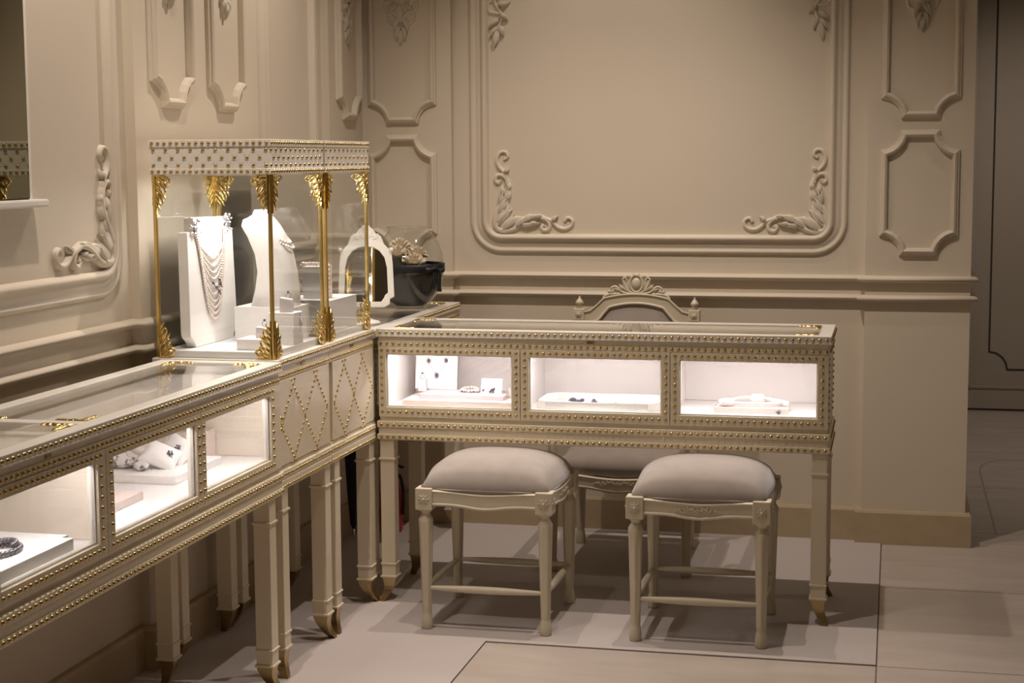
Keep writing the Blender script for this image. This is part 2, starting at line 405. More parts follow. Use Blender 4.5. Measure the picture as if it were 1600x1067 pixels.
for (x0, x1) in ((0.055, 0.331), (2.011, 2.292)):
    MB().sweep(notched(x0, x1, 1.575, PTOP, 0.072), PANEL, bw(0.0), True, smooth=False).build('panel_moulding', 'wall_paint', wall_back)
    MB().sweep(notched(x0, x1, 1.077, 1.535, 0.072), PANEL, bw(0.0), True, smooth=False).build('panel_moulding', 'wall_paint', wall_back)
for (y0, y1) in ((-1.905, -1.62), (-1.505, -1.222), (-0.315, -0.04)):
    MB().sweep(notched(y0, y1, 1.59, PTOP, 0.072), PANEL, lw(PILX), True, smooth=False).build('panel_moulding', 'wall_paint', wall_left)

# carved corner sprays and drops
def corner_spray(parent, mp, cx, cz, sx, sz, S=0.30, hs=1.15):
    base = None
    for swap in (0, 1):
        def m2(a, b, h, swap=swap):
            if swap: a, b = b, a
            return mp(cx+sx*a*S, cz+sz*b*S, h)
        q = MB()
        q.stroke([(0.02, 0.17), (0.015, 0.06), (0.10, 0.0), (0.25, 0.03), (0.40, 0.13), (0.52, 0.18), (0.63, 0.165), (0.705, 0.10), (0.70, 0.03), (0.64, 0.01), (0.605, 0.05), (0.64, 0.075)], 0.042, 0.026, lambda a, b, h: m2(a, b, h*S), 1.0*hs)
        q.stroke([(0.60, 0.165), (0.72, 0.135), (0.82, 0.05), (0.91, 0.03), (0.99, 0.07), (1.0, 0.14), (0.94, 0.17), (0.905, 0.125)], 0.03, 0.022, lambda a, b, h: m2(a, b, h*S), 1.1*hs)
        if base is None: base = q.build('corner_ornament', 'wall_paint', parent)
        else: q.build('scroll', 'wall_paint', base)
        for (px, py, an, L, Wd, bd) in ((0.03, 0.07, 62, 0.26, 0.10, -0.7), (0.13, 0.03, 52, 0.27, 0.10, -0.9), (0.25, 0.05, 48, 0.24, 0.09, -0.9), (0.38, 0.12, 45, 0.17, 0.075, -0.9), (0.33, 0.08, -2, 0.24, 0.06, 0.5), (0.52, 0.17, 30, 0.10, 0.05, -0.8), (0.74, 0.12, 60, 0.10, 0.045, -0.8), (0.46, 0.12, -25, 0.13, 0.05, 0.8)):
            l = MB(); l.leaf((px, py), math.radians(an), L*1.08, Wd*1.3, 0.066, lambda a, b, h: m2(a, b, h*S), bd)
            l.build('leaf', 'wall_paint', base)
def drop(parent, mp, cx, zb, S=0.16, w=1.0):
    def m2(a, b, h): return mp(cx+a*S*w, zb+b*S, h*S)
    q = MB()
    for sg in (-1, 1):
        q.stroke([(0, 0.55), (sg*0.18, 0.75), (sg*0.36, 0.80), (sg*0.40, 0.98), (sg*0.27, 1.04), (sg*0.22, 0.93), (sg*0.29, 0.90)], 0.055, 0.03, m2, 1.2)
        q.stroke([(0, 0.2), (sg*0.16, 0.45), (sg*0.30, 0.55), (sg*0.33, 0.70), (sg*0.22, 0.73)], 0.05, 0.03, m2, 1.2)
        q.stroke([(0, 1.0), (sg*0.14, 1.2), (sg*0.30, 1.35), (sg*0.36, 1.6), (sg*0.22, 1.7)], 0.06, 0.03, m2, 1.2)
    q.ball(m2(0, 1.15, 0.03), 0.06*S, 8, 5)
    base = q.build('drop_ornament', 'wall_paint', parent)
    for (px, py, an, L, Wd, bd) in ((0, 0.32, -90, 0.34, 0.16, 0), (-0.03, 0.42, -118, 0.36, 0.13, 0.7), (0.03, 0.42, -62, 0.36, 0.13, -0.7), (-0.05, 0.62, -128, 0.36, 0.14, 0.8), (0.05, 0.62, -52, 0.36, 0.14, -0.8), (0, 0.9, -90, 0.42, 0.15, 0), (-0.1, 0.95, -150, 0.3, 0.13, 0.9), (0.1, 0.95, -30, 0.3, 0.13, -0.9)):
        l = MB(); l.leaf((px, py), math.radians(an), L, Wd, 0.14, m2, bd); l.build('leaf', 'wall_paint', base)
def leaf_drop(parent, mp, cx, zb, sg, S=0.20):
    def m2(a, b, h): return mp(cx+sg*a*S, zb+b*S, h*S)
    q = MB(); q.stroke([(0.10, 1.5), (0.20, 1.1), (0.02, 0.85), (0.16, 0.6), (0.10, 0.35), (0.02, 0.1)], 0.04, 0.03, m2, 1.2)
    q.stroke([(0.12, 0.62), (-0.08, 0.66), (-0.10, 0.82), (0.02, 0.86)], 0.035, 0.02, m2, 1.2)
    base = q.build('drop_ornament', 'wall_paint', parent)
    for (px, py, an, L, Wd, bd) in ((0.08, 0.3, -102, 0.34, 0.17, 0), (0.09, 0.36, -150, 0.27, 0.11, 0.9), (0.10, 0.38, -50, 0.24, 0.11, -0.8), (0.1, 0.5, -160, 0.27, 0.10, 0.8), (0.13, 0.6, -20, 0.2, 0.09, -0.8), (0.15, 0.95, -200, 0.25, 0.1, -0.8), (0.1, 0.8, -10, 0.24, 0.1, 0.8)):
        l = MB(); l.leaf((px, py), math.radians(an), L, Wd, 0.10, m2, bd); l.build('leaf', 'wall_paint', base)
corner_spray(wall_back, bw(WY), 0.553, 1.160, 1, 1, 0.305)
corner_spray(wall_back, bw(WY), 1.822, 1.160, -1, 1, 0.305)
corner_spray(wall_left, lw(0), -2.115, 1.165, -1, 1, 0.31, 1.7)
drop(wall_back, bw(0), 0.193, 1.882); drop(wall_back, bw(0), 2.150, 1.888)
for y in (-1.765, -1.365, -0.178): drop(wall_left, lw(PILX), y, 1.875)
leaf_drop(wall_back, bw(WY), 0.553, 1.868, 1); leaf_drop(wall_back, bw(WY), 1.800, 1.868, -1)
leaf_drop(wall_left, lw(0), -2.14, 2.06, -1)

# far wall: base panel and a dark scribed line
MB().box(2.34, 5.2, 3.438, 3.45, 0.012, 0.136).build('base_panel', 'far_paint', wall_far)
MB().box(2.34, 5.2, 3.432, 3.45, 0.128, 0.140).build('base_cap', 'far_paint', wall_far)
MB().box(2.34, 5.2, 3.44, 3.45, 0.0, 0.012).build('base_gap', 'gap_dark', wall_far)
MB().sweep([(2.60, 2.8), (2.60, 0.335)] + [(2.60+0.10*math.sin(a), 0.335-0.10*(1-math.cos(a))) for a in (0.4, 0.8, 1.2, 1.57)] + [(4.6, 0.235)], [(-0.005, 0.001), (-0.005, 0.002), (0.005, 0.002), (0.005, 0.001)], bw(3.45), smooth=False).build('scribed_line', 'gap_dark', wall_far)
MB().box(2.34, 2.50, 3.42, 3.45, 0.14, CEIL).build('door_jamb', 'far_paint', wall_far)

# wall mirror with a white sill
wm = thing('wall_mirror', 'tall frameless wall mirror above the long left counter, with white sill', 'mirror', (0, -3.05, 1.33))
MB().box(0.0, 0.02, -0.5, 0.485, 0.022, 1.2).build('mirror_pane', 'mirror', wm)
MB().box(0.0, 0.045, -0.53, 0.535, 0.0, 0.019).build('sill', 'lacquer_white', wm, bevel=0.005)
MB().box(0.0, 0.018, 0.485, 0.50, 0.019, 1.2).build('edge_strip', 'lacquer_white', wm)

# ------------------------------------------------------------------ counters
LEGW = 0.047
def leg(root, x, y, sx, sy, ztop=0.538, W=LEGW):
    h = W/2
    m = MB(); m.box(x-h, x+h, y-h, y+h, 0.083, ztop)
    o = m.build('leg', 'lacquer', root, bevel=0.002)
    for (z, t, e) in ((0.472, 0.007, 0.004), (0.125, 0.006, 0.003), (0.082, 0.007, 0.004)):
        MB().box(x-h-e, x+h+e, y-h-e, y+h+e, z, z+t).build('collar', 'lacquer', o, bevel=0.0015)
    f = MB(); K = 8; vs = []
    for i in range(K+1):
        t = i/K; z = 0.082*(1-t)+0.0045*t; out = h - 0.006*math.sin(PI*min(1, t*1.1)) + 0.010*t**2.2; inn = -h + W*0.80*t**1.5
        for (a, b) in ((inn, inn), (out, inn), (out, out), (inn, out)): vs.append((x+sx*a, y+sy*b, z))
    fs = [(i*4+j, i*4+(j+1) % 4, (i+1)*4+(j+1) % 4, (i+1)*4+j) for i in range(K) for j in range(4)]+[(0, 1, 2, 3), (K*4, K*4+1, K*4+2, K*4+3)]
    f.add(vs, fs, False); f.build('brass_foot', 'brass_foot', o, bevel=0.001)

def filigree_flat():
    # L-shaped brass spray, lies in the XY plane, corner at the origin
    q = MB(); mp = lambda a, b, h: (a, b, h)
    for sw in (0, 1):
        m2 = (lambda a, b, h: (b, a, h)) if sw else mp
        q.stroke([(0.004, 0.006), (0.02, 0.004), (0.035, 0.012), (0.048, 0.007), (0.060, 0.005), (0.072, 0.011), (0.070, 0.016), (0.065, 0.013)], 0.003, 0.0018, m2, 1.0)
        for (px, py, an, bd) in ((0.006, 0.008, 50, -1), (0.018, 0.006, 40, -1), (0.03, 0.010, 60, -1), (0.04, 0.010, -20, 1), (0.05, 0.006, 45, -1), (0.028, 0.009, 10, -1), (0.06, 0.006, 20, 1)):
            q.leaf((px, py), math.radians(an), 0.018, 0.008, 0.0045, m2, bd)
    return q.mesh('corner_filigree', 'brass')
FLAT = filigree_flat()

def ledlight(root, x, y, z, sx, sy, power, tilt=0.0, col=(1.0, 0.945, 0.965)):
    l = bpy.data.lights.new('case_light', 'AREA'); l.shape = 'RECTANGLE'; l.size = sx; l.size_y = sy; l.energy = power; l.color = col
    o = bpy.data.objects.new('case_light', l); C.objects.link(o); o.parent = root; o.location = (x, y, z); o.rotation_euler = (tilt, 0, 0)
    return o

def counter(name, label, loc, rotz, L, D, wins, seams, parts, plate, bars=(), power=0.82, back='lining', side_nails=True, inset=0.0):
    root = thing(name, label, 'display counter', loc, rotz)
    e = 0.007
    # top frame, glass and recessed panel
    m = MB(); m.ring(-e, L+e, -e, D+e, 0.877, 0.900, 0.040)
    for b in bars: m.box(b-0.018, b+0.018, 0.03, D-0.03, 0.880, 0.900)
    m.build('top_frame', 'lacquer_white', root, bevel=0.002)
    m = MB(); m.ring(-e-0.002, L+e+0.002, -e-0.002, D+e+0.002, 0.8755, 0.8785, 0.03); m.build('top_bead', 'lacquer_white', root)
    cells = [0.034]+list(bars)+[L-0.034]
    for i in range(len(cells)-1):
        MB().box(cells[i]+0.002, cells[i+1]-0.002, 0.034, D-0.034, 0.8945, 0.8985).build('top_glass', 'glass', root)
    MB().box(0.012, L-0.012, 0.012, D-0.012, 0.862, 0.868).build('inner_panel', 'lining', root)
    # frieze and carcass
    MB().ring(0, L, 0, D, 0.841, 0.876, 0.02).build('frieze', 'lacquer', root, bevel=0.001)
    MB().ring(-0.002, L+0.002, -0.002, D+0.002, 0.8425, 0.8605, 0.02).build('nail_band', 'lacquer', root, bevel=0.001)
    m = MB(); m.box(0, L, D-0.018, D, 0.60, 0.841); m.box(0, 0.018, 0.02, D-0.018, 0.60, 0.841); m.box(L-0.018, L, 0.02, D-0.018, 0.60, 0.841)
    m.build('carcass', 'lacquer', root)
    m = MB(); m.box(0.019, L-0.019, D-0.024, D-0.019, 0.646, 0.840); m.build('back_lining', back, root)
    for (a, b) in ((0.0185, 0.0225), (L-0.0225, L-0.0185)): MB().box(a, b, 0.022, D-0.024, 0.646, 0.840).build('side_lining', back, root)
    for px in parts: MB().box(px-0.006, px+0.006, 0.024, D-0.025, 0.646, 0.838).build('partition', back, root)
    MB().box(0.018, L-0.018, 0.012, D-0.019, 0.627, 0.645).build('case_floor', 'prop_white', root)
    # window frames, split at the seams
    ed = [0.0]+list(seams)+[L]
    for i, (a, b) in enumerate(wins):
        x0, x1 = ed[i]+(0.001 if i else 0), ed[i+1]-(0.001 if i < len(wins)-1 else 0)
        m = MB().frame_xz(x0, x1, 0.614, 0.8415, -0.004, 0.022, a-x0, x1-b, 0.646-0.614, 0.8415-0.818)
        f = m.build('window_frame', 'lacquer', root, bevel=0.001)
        MB().frame_xz(a-0.0, b+0.0, 0.646, 0.818, 0.004, 0.0175, 0.004, 0.004, 0.004, 0.003).build('bead', 'lacquer_white', f)
        MB().box(a+0.001, b-0.001, 0.010, 0.013, 0.647, 0.817).build('pane', 'glass', f)
        ledlight(root, (a+b)/2, 0.045, 0.832, b-a-0.03, 0.02, power*(b-a)/0.42, math.radians(12))
        MB().box(a+0.012, b-0.012, 0.034, 0.056, 0.833, 0.839).build('light_strip', 'lacquer_white', root)
    # base
    MB().box(0.002, L-0.002, 0.002, D-0.002, 0.600, 0.6265).build('base_neck', 'lacquer', root)
    m = MB(); m.box(-e, L+e, -e, D+e, 0.578, 0.6005); m.build('base_moulding', 'lacquer', root, bevel=0.003)
    m = MB(); m.box(-0.003, L+0.003, -0.003, D+0.003, 0.538, 0.5785); m.build('base_rail', 'lacquer', root, bevel=0.002)
    MB().ring(-e, L+e, -e, D+e, 0.541, 0.558, 0.02).build('nail_band', 'lacquer', root, bevel=0.002)
    # nails
    n = MB(); N = (0, -1, 0); i_ = 0.008
    for (z, off) in ((0.888, -e), (0.8515, -0.002), (0.589, -e), (0.5495, -e)):
        n.nails((i_, off, z), (L-i_, off, z), N)
        if side_nails:
            n.nails((-off*-1, 0.02, z), (-off*-1, D-0.02, z), (-1, 0, 0)); n.nails((L-off, 0.02, z), (L-off, D-0.02, z), (1, 0, 0))
    for i, (a, b) in enumerate(wins):
        x0, x1 = a-0.0135, b+0.0135; x0 = max(x0, 0.008)
        x1 = min(x1, L-0.008)
        n.nails((x0, -0.004, 0.830), (x1, -0.004, 0.830), N); n.nails((x0, -0.004, 0.631), (x1, -0.004, 0.631), N)
        k = 9
        for j in range(1, k): 
            z = 0.830+(0.631-0.830)*j/k; n.nail((x0, -0.004, z), N); n.nail((x1, -0.004, z), N)
    if side_nails:
        for yy in (0.012, D-0.012):
            n.nails((L, yy, 0.63), (L, yy, 0.83), (1, 0, 0)); n.nails((0, yy, 0.63), (0, yy, 0.83), (-1, 0, 0))
    n.build('nail_trim', 'brass_nail', root, kind='stuff', label='rows of small brass nail heads')
    p = MB(); p.box(plate-0.012, plate+0.012, -0.0025, 0.0, 0.8635, 0.8715)
    for j in range(6): p.box(plate-0.010+j*0.0035, plate-0.008+j*0.0035, -0.0035, -0.002, 0.865, 0.870)
    p.build('name_plate', 'brass_nail', root, label='tiny brass plate')
    for (x, sx) in ((LEGW/2+inset, -1), (L-LEGW/2-inset, 1)):
        for (y, sy) in ((LEGW/2, -1), (D-LEGW/2, 1)): leg(root, x, y, sx, sy)
    # flat brass sprays at the glass corners
    for i in range(len(cells)-1):
        ca, cb = cells[i]+(0.018 if i else 0), cells[i+1]-(0.018 if i < len(cells)-2 else 0)
        for (x, y, r, fl) in ((ca, 0.036, 0, 1), (cb, 0.036, PI/2, 1), (cb, D-0.036, PI, 1), (ca, D-0.036, -PI/2, 1)):
            o = link('corner_filigree', FLAT, root); o.location = (x, y, 0.8988); o.rotation_euler = (0, 0, r)
    return root

DX, DY = 0.4545, -1.170
dw = [(0.479-DX, 0.895-DX), (0.950-DX, 1.371-DX), (1.4265-DX, 1.8485-DX)]
desk = counter('display_counter', 'ivory studded glass top counter with three lit windows, standing behind the stools', (DX, DY, 0), 0, 1.4265, 0.362,
               dw, (0.9225-DX, 1.3985-DX), (0.9225-DX, 1.3985-DX), 1.148-DX)
LY0, LX = -4.57, 0.460
lwins = []; 
lw_r = [(-3.52, -3.124), (-3.0535, -2.624), (-2.571, -2.142)]
lw_all = [(-4.50, -4.07), (-4.02, -3.585)] + lw_r
lwins = [(a-LY0, b-LY0) for a, b in lw_all]
lseam = [y-LY0 for y in (-4.045, -3.552, -3.088, -2.597)]
left_counter = counter('display_counter', 'long ivory studded counter along the left wall with lit slanting windows', (LX, LY0, 0), PI/2, 2.497, 0.335,
                       lwins, lseam, (-3.552-LY0, -3.088-LY0), -3.322-LY0, bars=(-3.53-LY0, -3.115-LY0), inset=0.042, power=0.52, back='lining_tan')
corner_counter = counter('display_counter', 'short ivory studded counter in the corner carrying the dark glass bowl', (0.428, -1.152, 0), PI/2, 1.079, 0.325,
                         [(0.03, 0.515), (0.57, 1.055)], [0.5425], (), 0.73, power=0.02)
corner_counter.scale = (1, 1, 0.989)

# ------------------------------------------------------------------ tall cabinets with glass cases
def filigree_post(full=True):
    # a = away from the post, b = down; lies in the XZ plane (x = a, z = -b)
    q = MB(); mp = lambda a, b, h: (a, h, -b)
    q.stroke([(0.004, 0.002), (0.02, 0.003), (0.038, 0.008), (0.046, 0.018), (0.038, 0.026), (0.030, 0.020), (0.036, 0.016)], 0.0045, 0.003, mp, 1.0, True)
    q.stroke([(0.006, 0.012), (0.018, 0.020), (0.028, 0.034), (0.032, 0.046), (0.024, 0.052), (0.020, 0.045)], 0.004, 0.0025, mp, 1.0, True)
    q.stroke([(0.004, 0.030), (0.012, 0.045), (0.020, 0.060), (0.024, 0.076), (0.017, 0.082), (0.013, 0.074)], 0.0035, 0.002, mp, 1.0, True)
    q.stroke([(0.003, 0.002), (0.004, 0.05), (0.003, 0.105)], 0.0045, 0.002, mp, 1.0, True)
    for (a, b, an, L, w) in ((0.008, 0.006, 35, 0.026, 0.012), (0.006, 0.014, 55, 0.034, 0.012), (0.005, 0.028, 60, 0.036, 0.012), (0.004, 0.044, 63, 0.034, 0.011), (0.003, 0.058, 66, 0.032, 0.010), (0.003, 0.072, 70, 0.030, 0.009), (0.022, 0.024, 40, 0.02, 0.009), (0.024, 0.05, 70, 0.02, 0.008), (0.02, 0.006, 20, 0.022, 0.01)):
        q.leaf((a, b), math.radians(an), L, w, 0.006, mp, -0.4, True)
        q.leaf((a, b), math.radians(an), L, w, -0.006, mp, -0.4, True)
    return q.mesh('brass_spray', 'brass')
SPRAY = filigree_post()

def tall_cabinet(name, label, loc, W, D, near_side):
    root = thing(name, label, 'display cabinet', loc, PI/2, )
    e = 0.007
    MB().box(-0.0, W, -e, D+e, 0.877, 0.900).build('top_slab', 'lacquer_white', root, bevel=0.003)
    MB().box(0.001, W-0.001, 0.0, D, 0.841, 0.877).build('frieze', 'lacquer', root)
    MB().box(0.0, W, -0.003, D+0.003, 0.8425, 0.860).build('nail_band', 'lacquer', root, bevel=0.001)
    MB().box(0.004, W-0.004, 0.006, D, 0.600, 0.841).build('carcass', 'lacquer', root)
    MB().box(0.020, W-0.008, -0.004, 0.008, 0.603, 0.8405).build('door', 'lacquer', root, bevel=0.002)
    MB().box(0.0, W, -e, D+e, 0.566, 0.591).build('base_moulding', 'lacquer', root, bevel=0.003)
    MB().box(0.002, W-0.002, 0.0, D, 0.59, 0.601).build('base_neck', 'lacquer', root)
    MB().box(0.0, W, -0.007, D+0.003, 0.536, 0.5665).build('base_rail', 'lacquer', root, bevel=0.004)
    n = MB(); N = (0, -1, 0)
    for (z, off) in ((0.889, -e), (0.851, -0.003), (0.578, -e), (0.5455, -0.007)):
        n.nails((0.010, off, z), (W-0.010, off, z), N, 0.0172, 0.0048)
        if near_side: n.nails((0.0, 0.012, z), (0.0, D-0.012, z), (-1, 0, 0), 0.0203, 0.0045)
    cz = 0.7165; hw = 0.0925
    for c in (W*0.29, W*0.715):
        for sg in (-1, 1):
            for up in (-1, 1):
                for j in range(9):
                    t = j/8
                    n.nail((c+sg*(hw*(1-t) - 0.012*t), -0.004, cz+up*(0.004+0.112*t)), N, 0.0047)
    n.build('nail_trim', 'brass_nail', root, kind='stuff', label='brass nail heads in rows and diamonds')
    p = MB(); p.box(W/2-0.016, W/2+0.016, -0.0025, 0.0, 0.8645, 0.8715)
    for j in range(8): p.box(W/2-0.014+j*0.0036, W/2-0.012+j*0.0036, -0.0035, -0.002, 0.866, 0.870)
    p.build('name_plate', 'brass_nail', root, label='tiny brass plate')
    for (x, sx) in ((LEGW/2+0.036, -1), (W-LEGW/2-0.001, 1)):
        for (y, sy) in ((LEGW/2, -1), (D-LEGW/2, 1)): leg(root, x, y, sx, sy, 0.536)
    # glass case
    x0, x1, y0, y1 = 0.012, W-0.012, 0.004, D-0.004
    MB().box(x0+0.010, x1-0.010, y0+0.010, y1-0.010, 0.900, 0.920).build('plinth', 'plinth_marble', root, bevel=0.002)
    t = 0.0105
    for (px, py, ox, oy) in ((x0, y0, 1, 1), (x1, y0, -1, 1), (x0, y1, 1, -1), (x1, y1, -1, -1)):
        bx = (px, px+t) if ox > 0 else (px-t, px); by = (py, py+t) if oy > 0 else (py-t, py)
        po = MB().box(bx[0], bx[1], by[0], by[1], 0.900, 1.404).build('post', 'brass', root, bevel=0.0015)
        for top in (1, 0):
            z = 1.402 if top else 0.901
            o = link('brass_spray', SPRAY, po)       # along local x (front / back faces)
            o.location = (px+ox*t*0.6, py-oy*0.001, z); o.scale = (ox, 1, 1 if top else -1)
            o = link('brass_spray', SPRAY, po)       # along local y (side faces)
            o.location = (px-ox*0.001, py+oy*t*0.6, z); o.rotation_euler = (0, 0, PI/2); o.scale = (oy, 1, 1 if top else -1)
    for (a, b, c, d) in ((x0+t, x1-t, y0+0.003, y0+0.006), (x0+t, x1-t, y1-0.006, y1-0.003), (x0+0.003, x0+0.006, y0+t, y1-t), (x1-0.006, x1-0.003, y0+t, y1-t)):
        MB().box(a, b, c, d, 0.901, 1.402).build('pane', 'glass', root)
    # crown
    w0, w1 = 0.002, W-0.002
    MB().box(w0+0.003, w1-0.003, 0.003, D-0.003, 1.404, 1.494).build('crown', 'lacquer_white', root)
    m = MB(); m.box(w0, w1, 0.0, D, 1.402, 1.4185); m.box(w0, w1, 0.0, D, 1.4765, 1.496); m.build('crown_band', 'lacquer_white', root, bevel=0.0015)
    n = MB(); d = MB()
    def crownface(f, L, N):
        k = round(L/0.0188)-1
        for z in (1.4865, 1.4102):
            for j in range(k+1): n.nail(f(0.010+(L-0.020)*j/k, 0, z), N, 0.0052)
        k2 = max(3, round(L/0.041)); st = (L-0.026)/k2
        for j in range(k2+1):
            for z in (1.468, 1.427): n.nail(f(0.013+st*j, 0.003, z), N, 0.0052)
            if j < k2: n.nail(f(0.013+st*(j+0.5), 0.003, 1.4475), N, 0.0052)
        for j in range(k2):
            for (za, zb) in ((1.468, 1.4475), (1.427, 1.4475)):
                for q in (0.33, 0.67):
                    d.nail(f(0.013+st*(j+0.5*q), 0.003, za+(zb-za)*q), N, 0.0012, 5); d.nail(f(0.013+st*(j+1-0.5*q), 0.003, za+(zb-za)*q), N, 0.0012, 5)
    crownface(lambda a, o, z: (w0+a, o, z), w1-w0, (0, -1, 0))
    if near_side: crownface(lambda a, o, z: (w0+o, D-a, z), D, (-1, 0, 0))
    else: crownface(lambda a, o, z: (w1-o, D-a, z), D, (1, 0, 0))
    n.build('crown_nails', 'brass_nail', root, kind='stuff', label='large brass nail heads'); d.build('crown_dots', 'dot_grey', root, kind='stuff')
    for dx in (-0.09, 0.09):
        ledlight(root, W/2+dx, D*0.42, 1.398, 0.05, 0.14, 0.66, 0, (1.0, 0.93, 0.88))
    MB().box(0.05, W-0.05, 0.05, D-0.05, 1.3985, 1.4035).build('light_panel', 'lacquer_white', root)
    return root
TX = 0.436
cab1 = tall_cabinet('tall_cabinet', 'tall ivory cabinet with brass glass case holding the draped pearl necklace', (TX, -2.040, 0), 0.438, 0.352, True)
cab2 = tall_cabinet('tall_cabinet', 'tall ivory cabinet with brass glass case beside the desk, pearl bracelet inside', (TX, -1.598, 0), 0.424, 0.352, False)
# latch on the end of the long counter
m = MB(); m.ball((0.008, 0, 0.745), 0.007); m.ball((0.008, 0, 0.715), 0.007); m.tube([(0.008, 0, 0.745), (0.014, 0.004, 0.73), (0.008, 0, 0.715)], 0.004, 6)
m.xf(Matrix.Translation((2.497, 0.0, 0))); m.build('latch', 'brass', left_counter, label='small brass latch')

# ------------------------------------------------------------------ stools
def turned_leg(h, r_top=0.0225, r_bot=0.0150):
    pr = [(0.017, 0.0), (0.0185, 0.006), (0.0185, 0.022), (0.0155, 0.044), (0.0135, 0.050)]
    K = 14
    for i in range(K+1):
        t = i/K; pr.append((r_bot+(r_top-r_bot)*t, 0.056+(h-0.056-0.045)*t))
    pr += [(r_top*0.97, h-0.038), (r_top*0.75, h-0.030), (0.0135, h-0.024), (0.0135, h-0.018), (0.021, h-0.012), (0.022, h)]
    def mod(j, z):
        if 0.075 < z < h-0.055: return (0.80, 0.97, 1.0, 0.97)[j % 4]
        return 1.0
    return MB().lathe(pr, 0, 0, 24, True, mod)
def rosette(mp, s=0.019):
    q = MB()
    for k in range(8): q.leaf((0, 0), 2*PI*k/8, s, s*0.55, 0.0038, mp)
    q.ball(mp(0, 0, 0.002), 0.0045, 6, 4); return q
def rail_mesh(L, zt, zb, th, dip, n=20):
    # along x, centred, outer face at y = 0, goes to y = th
    vs = []
    for i in range(n+1):
        u = -1+2*i/n; x = u*L/2; w = 0.5*(1+math.cos(PI*u)); w2 = w - 0.35*(0.5-0.5*math.cos(2*PI*u))
        a, b = zt-dip*0.9*w, zb-dip*w2
        for (y, z) in ((0.003, a), (-0.002, a-0.004), (0.001, a-0.010), (0.002, b+0.010), (-0.0015, b+0.006), (0.003, b), (th, b), (th, a)): vs.append((x, y, z))
    m = 8; fs = [(i*m+j, i*m+(j+1) % m, (i+1)*m+(j+1) % m, (i+1)*m+j) for i in range(n) for j in range(m)]+[tuple(range(m)), tuple(range(n*m, n*m+m))]
    q = MB(); q.add(vs, fs, False); return q
def carving(q, mp):
    for sg in (-1, 1):
        m2 = lambda a, b, h, sg=sg: mp(sg*a, b, h)
        q.stroke([(0.008, 0.0), (0.02, 0.007), (0.032, 0.0), (0.044, -0.004), (0.056, 0.004), (0.066, 0.002)], 0.0026, 0.0014, m2, 1.2)
        for (a, b, an) in ((0.012, 0.002, 60), (0.024, 0.005, -40), (0.036, -0.001, 50), (0.048, -0.002, 60), (0.028, 0.003, 80)): q.leaf((a, b), math.radians(an), 0.013, 0.007, 0.0035, m2)
    for k in range(6): q.leaf((0, 0), 2*PI*k/6, 0.009, 0.006, 0.0035, mp)
def cushion(hx, hy, z0, rise, n=22, p=2.6, skirt=0.02):
    vs = []; fs = []
    for i in range(n+1):
        for j in range(n+1):
            u = -1+2*i/n; v = -1+2*j/n
            # round the square a little
            x = u*math.sqrt(1-0.10*v*v)*1.02; y = v*math.sqrt(1-0.10*u*u)*1.02
            k = (1-abs(u)**p)*(1-abs(v)**p)
            z = z0+skirt+rise*max(0, k)**0.46
            vs.append((x*hx, y*hy, z))
    N = n+1
    for i in range(n):
        for j in range(n): fs.append((i*N+j, (i+1)*N+j, (i+1)*N+j+1, i*N+j+1))
    b = len(vs); edge = [i*N for i in range(n+1)]+[n*N+j for j in range(1, n+1)]+[i*N+n for i in range(n-1, -1, -1)]+[j for j in range(n-1, 0, -1)]
    for e in edge: vs.append((vs[e][0]*0.975, vs[e][1]*0.975, z0))
    k = len(edge)
    for i in range(k): fs.append((edge[i], edge[(i+1) % k], b+(i+1) % k, b+i))
    fs.append(tuple(range(b, b+k)))
    q = MB(); q.add(vs, fs, True); return q
FW = 0.0185
def make_stool(label, loc, rotz):
    root = thing('stool', label, 'stool', loc, rotz, 'upholstered stools at the desk')
    HX = 0.1865; zb, zt = 0.378, 0.446
    legm = turned_leg(zb+0.004).mesh('leg', 'chair_paint'); bs = 0.0265
    blk = MB().box(-bs, bs, -bs, bs, zb, zt).mesh('corner_block', 'chair_paint')
    for sx in (-1, 1):
        for sy in (-1, 1):
            l = link('leg', legm, root); l.location = (sx*HX, sy*HX, 0.004)
            b = link('corner_block', blk, root, bevel=0.003); b.location = (sx*HX, sy*HX, 0)
            r1 = rosette(lambda a, c, h: (a, sy*(bs+h), 0.412+c)); r1.build('rosette', 'chair_paint', b)
            r2 = rosette(lambda a, c, h: (sx*(bs+h), a, 0.412+c)); r2.build('rosette', 'chair_paint', b)
    LR = 2*(HX-bs)
    for k, a in enumerate((0, PI/2, PI, -PI/2)):
        r = rail_mesh(LR+0.002, 0.441, 0.391, 0.030, 0.010).build('seat_rail', 'chair_paint', root)
        mt = Matrix.Rotation(a, 4, 'Z') @ Matrix.Translation((0, -HX-bs+0.006, 0)); r.matrix_local = mt
        if k % 2 == 0:
            q = MB(); carving(q, lambda s, t, h: (s, -h, 0.408+t)); q.build('carving', 'chair_paint', r)
        st = MB(); st.tube([(-HX+0.008+(2*HX-0.016)*i/12, 0, 0) for i in range(13)], [0.0065+0.0055*math.sin(PI*i/12) for i in range(13)], 8)
        s = st.build('stretcher', 'chair_paint', root); s.matrix_local = Matrix.Rotation(a, 4, 'Z') @ Matrix.Translation((0, -HX, 0.132))
    cushion(0.204, 0.204, 0.430, 0.082, p=2.9).build('seat_cushion', 'velvet', root)
    q = MB(); pth = [(0.2045*math.copysign(abs(math.cos(t))**0.35, math.cos(t)), 0.2045*math.copysign(abs(math.sin(t))**0.35, math.sin(t)), 0.442) for t in [2*PI*i/48 for i in range(49)]]
    q.tube(pth, 0.004, 6, False); q.build('piping', 'velvet', root)
    return root
make_stool('ivory stool with domed taupe velvet seat and plain front rail, nearer the tall cabinets', (0.873, -1.2605, FW*0), -PI/2)
